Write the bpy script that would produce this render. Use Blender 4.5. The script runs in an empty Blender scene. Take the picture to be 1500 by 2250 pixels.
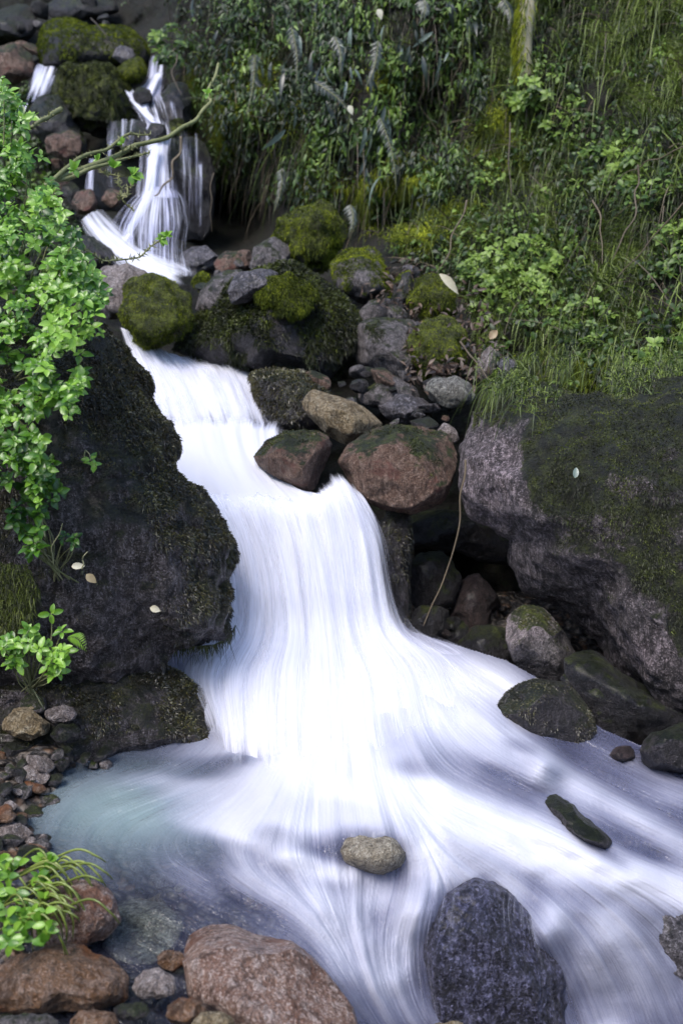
import bpy, bmesh, math
import numpy as np
from math import radians, sin, cos, pi

# ------------------------------------------------------------------ camera, sky, sun, exposure
scene = bpy.context.scene
COL = scene.collection
CAM_Z, PITCH, LENS = 1.35, radians(15), 35.0
FPX = 2250 * LENS / 36.0
cam_data = bpy.data.cameras.new('camera')
cam_data.sensor_fit = 'VERTICAL'
cam_data.sensor_height = 36.0
cam_data.lens = LENS
cam_data.clip_start = 0.05
cam_data.clip_end = 200
cam_data.dof.use_dof = True
cam_data.dof.focus_distance = 2.75
cam_data.dof.aperture_fstop = 3.2
cam = bpy.data.objects.new('camera', cam_data)
cam.location = (0, 0, CAM_Z)
cam.rotation_euler = (pi / 2 - PITCH, 0, 0)
COL.objects.link(cam)
scene.camera = cam

world = bpy.data.worlds.new('World')
scene.world = world
world.use_nodes = True
wn = world.node_tree
SUN_EL, SUN_AZ = radians(58), radians(215)      # azimuth measured clockwise from +Y (north)
sky = wn.nodes.new('ShaderNodeTexSky')
sky.sky_type = 'NISHITA'
sky.sun_disc = False
sky.sun_elevation = SUN_EL
sky.sun_rotation = SUN_AZ
sky.air_density = 1.0
sky.dust_density = 1.8
sky.ozone_density = 1.8
bg = wn.nodes['Background']
bg.inputs['Strength'].default_value = 0.12
wn.links.new(sky.outputs[0], bg.inputs['Color'])

sun_data = bpy.data.lights.new('sun', 'SUN')
sun_data.energy = 1.0
sun_data.angle = radians(25)
sun_data.color = (1.0, 0.94, 0.90)
sun = bpy.data.objects.new('sun', sun_data)
sdir = np.array([sin(SUN_AZ) * cos(SUN_EL), cos(SUN_AZ) * cos(SUN_EL), sin(SUN_EL)])
from mathutils import Vector
sun.rotation_euler = Vector(sdir).to_track_quat('Z', 'Y').to_euler()
COL.objects.link(sun)

scene.view_settings.view_transform = 'Standard'
scene.view_settings.look = 'None'
scene.view_settings.gamma = 1.0
scene.view_settings.exposure = 1.66
scene.render.film_transparent = False
cy = scene.cycles
cy.max_bounces = 5
cy.diffuse_bounces = 3
cy.glossy_bounces = 2
cy.transmission_bounces = 2
cy.transparent_max_bounces = 14
cy.use_denoising = True
cy.caustics_reflective = False
cy.caustics_refractive = False

# ------------------------------------------------------------------ maths helpers
rng = np.random.default_rng(7)
FWD = np.array([0, cos(PITCH), -sin(PITCH)])
RGT = np.array([1.0, 0, 0])
UPV = np.array([0, sin(PITCH), cos(PITCH)])
EYE = np.array([0, 0, CAM_Z])


def P(px, py, d):
    """point of the valley seen at photo position px, py and d metres deep"""
    px, py, d = np.broadcast_arrays(np.asarray(px, float), np.asarray(py, float), np.asarray(d, float))
    x = ((px - 750) / FPX)[..., None]
    y = ((1125 - py) / FPX)[..., None]
    return EYE + d[..., None] * (FWD + x * RGT + y * UPV)


def depth_at_z(px, py, z):
    f = -sin(PITCH) + (1125 - np.asarray(py, float)) / FPX * cos(PITCH)
    return (z - CAM_Z) / np.minimum(f, -0.05)


def _hash(ix, iy, iz, seed):
    h = (ix * 374761393 + iy * 668265263 + iz * 2147483647 + seed * 144665) & 0xFFFFFFFF
    h = ((h ^ (h >> 13)) * 1274126177) & 0xFFFFFFFF
    h = ((h ^ (h >> 16)) * 2246822519) & 0xFFFFFFFF
    return ((h ^ (h >> 15)) & 0xFFFFFF) / float(0xFFFFFF)


def vnoise(p, seed=0):
    p = np.asarray(p, float)
    i = np.floor(p).astype(np.int64)
    f = p - i
    f = f * f * (3 - 2 * f)
    r = 0
    for dx in (0, 1):
        for dy in (0, 1):
            for dz in (0, 1):
                w = (f[..., 0] if dx else 1 - f[..., 0]) * (f[..., 1] if dy else 1 - f[..., 1]) * (f[..., 2] if dz else 1 - f[..., 2])
                r = r + w * _hash(i[..., 0] + dx, i[..., 1] + dy, i[..., 2] + dz, seed)
    return r * 2 - 1


def fbm(p, octaves=4, seed=0, gain=0.5):
    a, s, r = 1.0, 0.0, 0
    p = np.asarray(p, float)
    for k in range(octaves):
        r = r + a * vnoise(p * (2.03 ** k) + 17.3 * k, seed + k)
        s += a
        a *= gain
    return r / s


def norm(v):
    return v / np.maximum(np.linalg.norm(v, axis=-1, keepdims=True), 1e-9)


def rbf(points, values, eps=0.0):
    """smooth interpolation through scattered control points (linear kernel plus plane)"""
    pts = np.array(points, float) / 1000
    n = len(pts)
    K = np.linalg.norm(pts[:, None] - pts[None], axis=-1) + np.eye(n) * eps
    Q = np.c_[np.ones(n), pts]
    A = np.block([[K, Q], [Q.T, np.zeros((3, 3))]])
    vals = np.atleast_2d(np.array(values, float).T).T
    sol = np.linalg.solve(A, np.r_[vals, np.zeros((3, vals.shape[1]))])

    def f(px, py):
        px, py = np.broadcast_arrays(np.asarray(px, float), np.asarray(py, float))
        q = np.stack([px.ravel(), py.ravel()], 1) / 1000
        out = np.zeros((len(q), vals.shape[1]))
        for s in range(0, len(q), 60000):
            qq = q[s:s + 60000]
            k = np.sqrt(((qq[:, None] - pts[None]) ** 2).sum(-1) + 0.0004)
            out[s:s + 60000] = k @ sol[:n] + np.c_[np.ones(len(qq)), qq] @ sol[n:]
        return out.reshape(px.shape + (vals.shape[1],)).squeeze(-1) if vals.shape[1] == 1 else out.reshape(px.shape + (vals.shape[1],))
    return f


def inside(poly, px, py):
    px = np.asarray(px, float); py = np.asarray(py, float)
    r = np.zeros(px.shape, bool)
    n = len(poly)
    for i in range(n):
        x0, y0 = poly[i]; x1, y1 = poly[(i + 1) % n]
        c = ((y0 > py) != (y1 > py))
        with np.errstate(divide='ignore', invalid='ignore'):
            xi = (x1 - x0) * (py - y0) / ((y1 - y0) if y1 != y0 else 1e-9) + x0
        r ^= c & (px < xi)
    return r


def in_poly(poly, n, r=rng):
    a = np.array(poly, float)
    lo, hi = a.min(0), a.max(0)
    out = np.zeros((0, 2))
    while len(out) < n:
        q = r.uniform(lo, hi, (n * 2 + 20, 2))
        out = np.r_[out, q[inside(poly, q[:, 0], q[:, 1])]]
    return out[:n]


# ------------------------------------------------------------------ mesh helpers
def build(name, verts, faces, mat=None, parent=None, origin=None, attrs=None, uv=None, smooth=True):
    """link ONE mesh object; faces is a list of integer arrays (n,3) or (n,4)"""
    verts = np.asarray(verts, float)
    if origin is None:
        if parent is not None:
            origin = np.array(parent.location) if parent.parent is None else np.zeros(3)
        else:
            c = verts.mean(0)
            origin = np.array([c[0], c[1], verts[:, 2].min()])
    me = bpy.data.meshes.new(name)
    v = (verts - origin).astype(np.float32)
    if not isinstance(faces, list):
        faces = [faces]
    faces = [np.asarray(f, np.int32) for f in faces if len(f)]
    nl = sum(f.size for f in faces); npoly = sum(len(f) for f in faces)
    me.vertices.add(len(v)); me.vertices.foreach_set('co', v.ravel())
    me.loops.add(nl); me.polygons.add(npoly)
    me.loops.foreach_set('vertex_index', np.concatenate([f.ravel() for f in faces]))
    starts = []; s = 0
    for f in faces:
        starts.append(s + np.arange(len(f)) * f.shape[1]); s += f.size
    me.polygons.foreach_set('loop_start', np.concatenate(starts).astype(np.int32))
    me.update(calc_edges=True)
    if smooth:
        me.polygons.foreach_set('use_smooth', np.ones(npoly, bool))
    for k, a in (attrs or {}).items():
        at = me.attributes.new(k, 'FLOAT', 'POINT')
        at.data.foreach_set('value', np.asarray(a, np.float32).ravel())
    if uv is not None:
        l = me.uv_layers.new(name='UVMap')
        vi = np.zeros(nl, np.int32); me.loops.foreach_get('vertex_index', vi)
        l.data.foreach_set('uv', np.asarray(uv, np.float32)[vi].ravel())
    if mat is not None:
        me.materials.append(mat)
    me.validate()
    o = bpy.data.objects.new(name, me)
    COL.objects.link(o)
    if parent is not None:
        o.parent = parent
        if parent.parent is not None:
            o.location = (0, 0, 0)
    else:
        o.location = origin
    return o


def tag(o, label=None, cat=None, group=None, kind=None):
    if label: o['label'] = label
    if cat: o['category'] = cat
    if group: o['group'] = group
    if kind: o['kind'] = kind
    return o


def empty(name, loc):
    o = bpy.data.objects.new(name, None)
    o.location = loc
    o.empty_display_size = 0.05
    COL.objects.link(o)
    return o


class MB:
    """collects vertices, faces and a tint per vertex for one mesh"""
    def __init__(s):
        s.v, s.f, s.t, s.n = [], [], [], 0

    def add(s, v, faces, tint):
        v = np.asarray(v, float).reshape(-1, 3)
        for f in (faces if isinstance(faces, list) else [faces]):
            s.f.append(np.asarray(f, np.int64) + s.n)
        s.v.append(v); s.t.append(np.broadcast_to(tint, (len(v),)).astype(float)); s.n += len(v)

    def build(s, name, mat, parent=None, **k):
        byn = {}
        for f in s.f:
            byn.setdefault(f.shape[1], []).append(f)
        return build(name, np.concatenate(s.v), [np.concatenate(x) for x in byn.values()], mat, parent,
                     attrs={'tint': np.concatenate(s.t)}, **k)


def tube(mb, pts, rad, tint=0.5, sides=6, smooth=6):
    pts = np.array(pts, float)
    rad = np.broadcast_to(rad, (len(pts),)).astype(float) if np.ndim(rad) == 0 else np.array(rad, float)
    if smooth > 1 and len(pts) > 2:
        pts, rad = crspline(pts, smooth), crspline(rad[:, None], smooth)[:, 0]
    tg = norm(np.gradient(pts, axis=0))
    ref = np.array([0.3, 0.2, 0.93]) if abs(tg[:, 2]).mean() < 0.8 else np.array([1.0, 0.1, 0])
    a = norm(np.cross(tg, ref)); b = np.cross(tg, a)
    th = np.arange(sides) / sides * 2 * pi
    ring = pts[:, None] + rad[:, None, None] * (a[:, None] * np.cos(th)[None, :, None] + b[:, None] * np.sin(th)[None, :, None])
    n = len(pts)
    i = np.arange(n - 1)[:, None] * sides
    j = np.arange(sides)[None]
    q = np.stack([i + j, i + (j + 1) % sides, i + sides + (j + 1) % sides, i + sides + j], -1).reshape(-1, 4)
    v = np.r_[ring.reshape(-1, 3), pts[:1], pts[-1:]]
    c0, c1 = n * sides, n * sides + 1
    t0 = np.stack([np.full(sides, c0), (j[0] + 1) % sides, j[0]], 1)
    t1 = np.stack([np.full(sides, c1), (n - 1) * sides + j[0], (n - 1) * sides + (j[0] + 1) % sides], 1)
    mb.add(v, [q, np.r_[t0, t1]], tint)


def crspline(pts, k):
    """Catmull-Rom through the points, k steps per span, along axis 0"""
    pts = np.asarray(pts, float)
    n = len(pts)
    e = np.concatenate([2 * pts[:1] - pts[1:2], pts, 2 * pts[-1:] - pts[-2:-1]])
    t = np.linspace(0, n - 1, (n - 1) * k + 1)
    i = np.minimum(t.astype(int), n - 2)
    f = (t - i).reshape((-1,) + (1,) * (pts.ndim - 1))
    p0, p1, p2, p3 = e[i], e[i + 1], e[i + 2], e[i + 3]
    return 0.5 * (2 * p1 + (p2 - p0) * f + (2 * p0 - 5 * p1 + 4 * p2 - p3) * f ** 2 + (3 * p1 - p0 - 3 * p2 + p3) * f ** 3)


LEAF_T = np.array([0, .16, .38, .62, .84, 1.0])
LEAF_W = {'ovate': np.array([0.05, .46, .66, .56, .28, 0.0]), 'lance': np.array([.03, .14, .19, .16, .08, 0.0]),
          'slim': np.array([.04, .22, .34, .30, .14, 0.0]), 'round': np.array([.06, .42, .56, .54, .36, .06])}


def leaves(mb, base, direc, nrm, size, tint, shape='ovate', fold=0.18, droop=0.25):
    """many leaves at once: base, direction, facing normal, length, tint"""
    base = np.atleast_2d(base); n = len(base)
    direc = norm(np.broadcast_to(direc, (n, 3))); nrm = np.broadcast_to(nrm, (n, 3))
    side = norm(np.cross(direc, nrm)); nn = np.cross(side, direc)
    size = np.broadcast_to(size, (n,))[:, None]
    W = LEAF_W[shape]; V = []
    for t, w in zip(LEAF_T, W):
        mid = base + size * (direc * t - nn * droop * t * t)
        V += [mid + size * (side * w * .5 * 1.0 + nn * fold * w), mid, mid - size * (side * w * .5 - nn * fold * w)]
    V = np.stack(V, 1)
    q = []
    for k in range(len(LEAF_T) - 1):
        a = 3 * k
        q += [[a, a + 3, a + 4, a + 1], [a + 1, a + 4, a + 5, a + 2]]
    q = np.array(q)
    F = (np.arange(n)[:, None, None] * V.shape[1] + q[None]).reshape(-1, 4)
    mb.add(V.reshape(-1, 3), F, np.repeat(np.broadcast_to(tint, (n,)), V.shape[1]))


def blades(mb, base, direc, L, W, tint, bend=0.4, seg=3, facing=None):
    """many tapering blades that bend under their own weight"""
    base = np.atleast_2d(base); n = len(base)
    direc = norm(np.broadcast_to(direc, (n, 3)))
    L = np.broadcast_to(L, (n,)).astype(float); W = np.broadcast_to(W, (n,)).astype(float); bend = np.broadcast_to(bend, (n,)).astype(float)
    side = norm(np.cross(direc, rng.normal(size=(n, 3)) * 0.6 + (EYE - base if facing is None else facing)))
    V = []
    down = np.array([0, 0, -1.0])
    for k in range(seg):
        t = k / seg
        c = base + L[:, None] * (direc * t * (1 - .3 * bend[:, None] * t) + down * bend[:, None] * t * t)
        w = (W * (1 - t * t * .8) * .5)[:, None]
        V += [c - side * w, c + side * w]
    V.append(base + L[:, None] * (direc * (1 - .3 * bend[:, None]) + down * bend[:, None]))
    V = np.stack(V, 1); m = V.shape[1]
    F = [np.array([[2 * k, 2 * k + 1, 2 * k + 3, 2 * k + 2] for k in range(seg - 1)]).reshape(-1, 4), np.array([[2 * seg - 2, 2 * seg - 1, 2 * seg]])]
    o = np.arange(n)[:, None, None] * m
    mb.add(V.reshape(-1, 3), [(o + f[None]).reshape(-1, f.shape[1]) for f in F if len(f)], np.repeat(np.broadcast_to(tint, (n,)), m))


# ------------------------------------------------------------------ materials
class NT:
    def __init__(s, name):
        s.m = bpy.data.materials.new(name); s.m.use_nodes = True
        s.t = s.m.node_tree; s.t.nodes.clear()
        s.out = s.n('ShaderNodeOutputMaterial')

    def n(s, typ, **k):
        x = s.t.nodes.new(typ)
        for a, b in k.items():
            setattr(x, a, b)
        return x

    def l(s, a, b):
        s.t.links.new(a, b)

    def put(s, sock, v):
        if isinstance(v, (int, float)): sock.default_value = v
        elif isinstance(v, (tuple, list)): sock.default_value = (tuple(v) + (1,)) if len(v) == 3 and sock.type == 'RGBA' else v
        else: s.l(v, sock)

    def math(s, op, a, b=0.0, clamp=False):
        x = s.n('ShaderNodeMath', operation=op, use_clamp=clamp)
        s.put(x.inputs[0], a); s.put(x.inputs[1], b)
        return x.outputs[0]

    def noise(s, vec, scale, detail=4, rough=.55, dist=0.0):
        x = s.n('ShaderNodeTexNoise'); s.l(vec, x.inputs['Vector'])
        x.inputs['Scale'].default_value = scale; x.inputs['Detail'].default_value = detail
        x.inputs['Roughness'].default_value = rough; x.inputs['Distortion'].default_value = dist
        return x.outputs['Fac']

    def vor(s, vec, scale, out='Distance', feature='F1'):
        x = s.n('ShaderNodeTexVoronoi', feature=feature); s.l(vec, x.inputs['Vector'])
        x.inputs['Scale'].default_value = scale
        return x.outputs[out]

    def mapr(s, v, a, b, c=0.0, d=1.0):
        x = s.n('ShaderNodeMapRange', interpolation_type='SMOOTHSTEP')
        s.put(x.inputs[0], v)
        for i, q in enumerate((a, b, c, d)): s.put(x.inputs[i + 1], q)
        return x.outputs[0]

    def mix(s, f, a, b, mode='MIX'):
        x = s.n('ShaderNodeMix', data_type='RGBA', blend_type=mode)
        s.put(x.inputs[0], f); s.put(x.inputs[6], a); s.put(x.inputs[7], b)
        return x.outputs[2]

    def scale(s, vec, sc):
        x = s.n('ShaderNodeMapping'); s.l(vec, x.inputs['Vector']); x.inputs['Scale'].default_value = sc
        return x.outputs[0]

    def attr(s, name):
        return s.n('ShaderNodeAttribute', attribute_name=name).outputs['Fac']

    def bump(s, h, strength, dist):
        x = s.n('ShaderNodeBump'); s.l(h, x.inputs['Height'])
        x.inputs['Strength'].default_value = strength; x.inputs['Distance'].default_value = dist
        return x.outputs[0]

    def pr(s, col, rough=.6, spec=.5, normal=None, coat=0.0):
        x = s.n('ShaderNodeBsdfPrincipled')
        s.put(x.inputs['Base Color'], col); s.put(x.inputs['Roughness'], rough)
        s.put(x.inputs['Specular IOR Level'], spec)
        if coat: s.put(x.inputs['Coat Weight'], coat); x.inputs['Coat Roughness'].default_value = .3
        if normal is not None: s.l(normal, x.inputs['Normal'])
        return x.outputs[0]

    def done(s, sh):
        s.l(sh, s.out.inputs['Surface']); return s.m


def rock_material(name, ca, cb, cc, moss=0.4, wet=0.3, grain=1.0, moss_a=(.018, .026, .005), moss_b=(.07, .09, .01), patch=None):
    t = NT(name)
    g = t.n('ShaderNodeNewGeometry'); pos = g.outputs['Position']
    big = t.noise(pos, 7, 5, .6, .4)
    mid = t.noise(pos, 38, 5, .65)
    fin = t.noise(pos, 190 * grain, 4, .7)
    vo = t.vor(pos, 330 * grain, 'Color')
    sep = t.n('ShaderNodeSeparateColor'); t.l(vo, sep.inputs[0])
    col = t.mix(t.mapr(big, .38, .62), ca, cb)
    col = t.mix(t.mapr(mid, .46, .7), col, cc)
    col = t.mix(t.mapr(sep.outputs[0], .6, 1.0, 0, .55), col, tuple(min(1, c * 1.7 + .015) for c in cc))
    col = t.mix(t.mapr(sep.outputs[1], .7, .95, 0, .6), col, tuple(c * .4 for c in ca))
    blot = t.noise(t.scale(pos, (1, 1, .45)), 26, 6, .75, .8)
    col = t.mix(t.mapr(blot, .5, .6, 0, .85), col, tuple(c * .3 for c in ca))
    stk = t.noise(t.scale(pos, (1, 1, .22)), 75, 5, .75, .3)
    col = t.mix(t.mapr(stk, .52, .68, 0, .75), col, tuple(min(1, c * 1.55) for c in cc))
    col = t.mix(t.mapr(stk, .34, .46, .8, 0), col, tuple(c * .35 for c in ca))
    col = t.mix(t.mapr(fin, .35, .65, .45, 0), col, tuple(c * .35 for c in ca))
    if patch:
        col = t.mix(t.mapr(t.noise(t.scale(pos, (1, 1, 1.4)), 9.5, 3, .5, .6), .56, .66, 0, .85), col, patch)
    sx = t.n('ShaderNodeSeparateXYZ'); t.l(g.outputs['Normal'], sx.inputs[0])
    mm = t.math('ADD', t.attr('mossbias'), t.math('ADD', t.math('MULTIPLY', sx.outputs[2], .33), t.math('ADD', t.math('MULTIPLY', big, .9), t.math('MULTIPLY', mid, .6))))
    mf = t.mapr(mm, 1.28 - moss * 1.05, 1.42 - moss * 1.05)
    mcol = t.mix(t.mapr(t.noise(pos, 22, 4, .6), .4, .65), moss_a, moss_b)
    mcol = t.mix(t.mapr(fin, .35, .65, .8, 0), mcol, tuple(c * .3 for c in moss_a))
    mcol = t.mix(t.mapr(blot, .48, .6, 0, .8), mcol, tuple(c * .4 for c in moss_a))
    col = t.mix(mf, col, mcol)
    h = t.math('ADD', t.math('MULTIPLY', mid, 1.0), t.math('ADD', t.math('MULTIPLY', fin, .5), t.math('ADD', t.math('ADD', t.math('MULTIPLY', blot, 1.2), t.math('MULTIPLY', stk, .8)), t.math('MULTIPLY', sep.outputs[0], .1))))
    nb = t.bump(h, 1.0, .022)
    col = t.mix(t.attr('pale'), col, (2.1, 2.0, 2.05), 'MULTIPLY')
    r = t.mapr(t.noise(pos, 14, 3), .35, .65, .30 + .5 * (1 - wet), .62 + .3 * (1 - wet))
    return t.done(t.pr(col, r, .5, nb, coat=.12 if wet > .55 else .0))


def leaf_material(name, a, b, c, trans=.25, rough=.42, spec=.5):
    t = NT(name)
    g = t.n('ShaderNodeNewGeometry')
    ti = t.attr('tint')
    nz = t.noise(g.outputs['Position'], 60, 3)
    f = t.math('ADD', ti, t.math('MULTIPLY', t.math('SUBTRACT', nz, .5), .5), True)
    r = t.n('ShaderNodeValToRGB'); t.l(f, r.inputs[0])
    e = r.color_ramp.elements
    e[0].position = .08; e[0].color = a + (1,)
    e[1].position = .95; e[1].color = c + (1,)
    m = e.new(.5); m.color = b + (1,)
    p = t.pr(r.outputs[0], rough, spec, t.bump(t.noise(g.outputs['Position'], 300, 2), .25, .002))
    tr = t.n('ShaderNodeBsdfTranslucent'); t.l(r.outputs[0], tr.inputs[0])
    mx = t.n('ShaderNodeMixShader'); mx.inputs[0].default_value = trans
    t.l(p, mx.inputs[1]); t.l(tr.outputs[0], mx.inputs[2])
    return t.done(mx.outputs[0])


def foam_shader(t, thin, normal=None):
    """aerated water: scattering both ways; thin = 0 thick white, 1 thin blue-grey"""
    col = t.mix(thin, (.86, .87, .945), (.27, .30, .60))
    d = t.n('ShaderNodeBsdfDiffuse'); t.l(col, d.inputs[0])
    tr = t.n('ShaderNodeBsdfTranslucent'); t.l(col, tr.inputs[0])
    if normal is not None:
        t.l(normal, d.inputs['Normal'])
    mx = t.n('ShaderNodeMixShader'); mx.inputs[0].default_value = .35
    t.l(d.outputs[0], mx.inputs[1]); t.l(tr.outputs[0], mx.inputs[2])
    return mx.outputs[0]


def fall_material(name, fine=1.0, contrast=1.0, seed=0.0, soft=.6, streak=.22, thin_k=1.0):
    """falling silky water; the threads run along the flow (V of the UV map)"""
    t = NT(name)
    uvn = t.n('ShaderNodeUVMap'); uvn.uv_map = 'UVMap'
    mp = t.n('ShaderNodeMapping'); t.l(uvn.outputs[0], mp.inputs[0]); mp.inputs['Location'].default_value = (seed, seed * 3.1, 0)
    u = mp.outputs[0]
    n1 = t.noise(t.scale(u, (70 * fine, 2.6, 1)), 1, 3, .6, .15)
    n2 = t.noise(t.scale(u, (18 * fine, 1.3, 1)), 1, 3, .55, .3)
    n3 = t.noise(t.scale(u, (260 * fine, 6, 1)), 1, 2, .6)
    n4 = t.noise(t.scale(u, (4, 3, 1)), 1, 2, .5)
    s = t.math('ADD', t.math('MULTIPLY', n1, .3), t.math('ADD', t.math('MULTIPLY', n2, .5), t.math('MULTIPLY', n3, .2)))
    s = t.mapr(s, .36, .64)
    dens = t.attr('dens')
    inv = t.math('MULTIPLY', t.math('SUBTRACT', 1.0, dens), 1.0 + soft)
    al = t.mapr(s, t.math('SUBTRACT', inv, soft), inv)
    thin = t.math('MULTIPLY', t.math('ADD', t.math('MULTIPLY', t.math('SUBTRACT', 1.0, n1), streak), t.mapr(n4, .4, .65, 0, .45)), t.math('MULTIPLY', t.math('SUBTRACT', 1.1, t.math('MULTIPLY', dens, .98)), thin_k), True)
    nb = t.bump(t.math('ADD', n2, t.math('MULTIPLY', n1, .2)), .07, .012)
    tp = t.n('ShaderNodeBsdfTransparent')
    mx = t.n('ShaderNodeMixShader'); t.l(al, mx.inputs[0]); t.l(tp.outputs[0], mx.inputs[1]); t.l(foam_shader(t, thin, nb), mx.inputs[2])
    return t.done(mx.outputs[0])


def stream_material():
    t = NT('stream_water')
    g = t.n('ShaderNodeNewGeometry'); pos = g.outputs['Position']
    dens = t.attr('dens'); s1 = t.attr('fine'); s2 = t.attr('broad')
    s = t.math('ADD', t.math('MULTIPLY', s1, .5), t.math('MULTIPLY', s2, .5))
    vari = t.math('MULTIPLY', t.math('MULTIPLY', dens, t.math('SUBTRACT', 1.0, dens)), 2.0)
    al = t.math('ADD', t.math('POWER', dens, 1.15), t.math('MULTIPLY', t.math('SUBTRACT', s, .5), vari), True)
    thin = t.math('MULTIPLY', t.math('SUBTRACT', 1.2, s), t.math('SUBTRACT', 1.03, dens), True)
    nb = t.bump(s, .1, .01)
    foam = foam_shader(t, thin, nb)
    # clear, slightly milky water
    tint = t.n('ShaderNodeBsdfTransparent'); tint.inputs[0].default_value = (.70, .78, .80, 1)
    milk = t.n('ShaderNodeBsdfDiffuse'); t.l(t.mix(t.attr('teal'), t.mix(s2, (.09, .10, .19), (.17, .18, .30)), t.mix(s2, (.24, .34, .34), (.31, .41, .41))), milk.inputs[0])
    m1 = t.n('ShaderNodeMixShader'); t.l(t.attr('milk'), m1.inputs[0]); t.l(tint.outputs[0], m1.inputs[1]); t.l(milk.outputs[0], m1.inputs[2])
    gl = t.n('ShaderNodeBsdfGlossy'); gl.inputs['Roughness'].default_value = .16
    nb2 = t.bump(t.math('ADD', s, t.noise(pos, 30, 3)), .6, .012); t.l(nb2, gl.inputs['Normal'])
    fr = t.n('ShaderNodeFresnel'); fr.inputs[0].default_value = 1.33; t.l(nb2, fr.inputs['Normal'])
    m2 = t.n('ShaderNodeMixShader'); t.l(fr.outputs[0], m2.inputs[0]); t.l(m1.outputs[0], m2.inputs[1]); t.l(gl.outputs[0], m2.inputs[2])
    mx = t.n('ShaderNodeMixShader'); t.l(al, mx.inputs[0]); t.l(m2.outputs[0], mx.inputs[1]); t.l(foam, mx.inputs[2])
    return t.done(mx.outputs[0])


def ground_material(name, a, b, c, d):
    t = NT(name)
    g = t.n('ShaderNodeNewGeometry'); pos = g.outputs['Position']
    n1 = t.noise(pos, 4, 5, .6, .5); n2 = t.noise(pos, 25, 5, .65); n3 = t.noise(pos, 120, 4, .7)
    col = t.mix(t.mapr(n1, .4, .6), a, b)
    col = t.mix(t.mapr(n2, .5, .68), col, c)
    col = t.mix(t.mapr(n3, .55, .75), col, d)
    h = t.math('ADD', n2, t.math('MULTIPLY', n3, .5))
    return t.done(t.pr(col, .75, .3, t.bump(h, 1.0, .03)))


def gravel_material(name):
    t = NT(name)
    g = t.n('ShaderNodeNewGeometry'); pos = g.outputs['Position']
    wob = t.n('ShaderNodeVectorMath', operation='ADD')
    nn = t.n('ShaderNodeTexNoise'); t.l(pos, nn.inputs['Vector']); nn.inputs['Scale'].default_value = 14
    vs = t.n('ShaderNodeVectorMath', operation='SCALE'); t.l(nn.outputs['Color'], vs.inputs[0]); vs.inputs['Scale'].default_value = .02
    t.l(pos, wob.inputs[0]); t.l(vs.outputs[0], wob.inputs[1])
    c = t.vor(wob.outputs[0], 34, 'Color'); dist = t.vor(wob.outputs[0], 34, 'Distance')
    sp = t.n('ShaderNodeSeparateColor'); t.l(c, sp.inputs[0])
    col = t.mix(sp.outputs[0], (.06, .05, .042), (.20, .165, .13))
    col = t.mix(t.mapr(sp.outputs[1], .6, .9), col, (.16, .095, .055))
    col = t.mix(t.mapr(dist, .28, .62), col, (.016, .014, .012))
    n3 = t.noise(pos, 150, 4, .7)
    col = t.mix(t.mapr(n3, .5, .8), col, (.20, .17, .155))
    h = t.math('ADD', t.math('MULTIPLY', dist, -1.2), t.math('MULTIPLY', n3, .3))
    return t.done(t.pr(col, .4, .5, t.bump(h, .8, .03)))


M = {}
M['dark_wet'] = rock_material('dark_wet_stone', (.028, .025, .026), (.05, .045, .045), (.10, .088, .098), moss=.42, wet=.9, moss_a=(.012, .016, .004), moss_b=(.035, .045, .008))
M['left_wall'] = rock_material('dark_wall_stone', (.040, .030, .024), (.072, .056, .050), (.26, .225, .23), moss=.44, wet=1.0, grain=.8, moss_a=(.016, .016, .005), moss_b=(.045, .05, .010))
M['black'] = rock_material('black_wet_and_shade_stone', (.009, .008, .009), (.017, .014, .015), (.04, .035, .04), moss=.36, wet=.9, moss_a=(.015, .02, .003), moss_b=(.06, .075, .007))  # black of wet rock; in the hollow and boulder gap it paints shade
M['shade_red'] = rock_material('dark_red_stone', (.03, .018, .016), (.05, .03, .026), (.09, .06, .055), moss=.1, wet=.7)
M['grey'] = rock_material('grey_granite', (.11, .10, .095), (.17, .15, .145), (.27, .235, .235), moss=.34, wet=.4)
M['lichen'] = rock_material('lichened_granite', (.16, .15, .13), (.25, .245, .205), (.38, .37, .32), moss=.22, wet=.2)
M['right_boulder'] = rock_material('streaked_granite', (.038, .030, .029), (.08, .065, .067), (.23, .195, .20), moss=.40, wet=.45, moss_a=(.012, .014, .004), moss_b=(.05, .062, .008), grain=.7)
M['pink'] = rock_material('pink_granite', (.29, .15, .095), (.40, .255, .185), (.55, .45, .40), moss=.0, wet=.85, grain=.8, patch=(.17, .07, .035))
M['pink_moss'] = rock_material('pink_stone_with_moss', (.15, .08, .05), (.22, .13, .09), (.30, .215, .165), moss=.34, wet=.5, patch=(.17, .07, .05))
M['khaki'] = rock_material('khaki_river_stone', (.34, .28, .19), (.44, .38, .28), (.55, .50, .40), moss=0, wet=.5)
M['tan'] = rock_material('tan_stone', (.25, .175, .08), (.36, .27, .14), (.42, .36, .25), moss=.08, wet=.5, grain=.8)
M['brown'] = rock_material('brown_stone', (.20, .095, .035), (.27, .145, .07), (.30, .22, .17), moss=.12, wet=.9, patch=(.19, .07, .02))
M['river'] = rock_material('wet_river_stone', (.022, .021, .034), (.05, .05, .078), (.16, .16, .26), moss=.12, wet=1.0, grain=.6)
M['violet'] = rock_material('wet_grey_stone', (.045, .04, .04), (.09, .08, .082), (.24, .22, .24), moss=.12, wet=.9, grain=.6)
M['mossy'] = rock_material('moss_covered_stone', (.05, .045, .035), (.08, .07, .06), (.15, .13, .12), moss=.80, wet=.2, moss_a=(.045, .055, .005), moss_b=(.18, .215, .012))
M['pale_pink'] = rock_material('pale_pink_granite', (.24, .19, .165), (.33, .27, .25), (.45, .40, .38), moss=.1, wet=.4)
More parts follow.
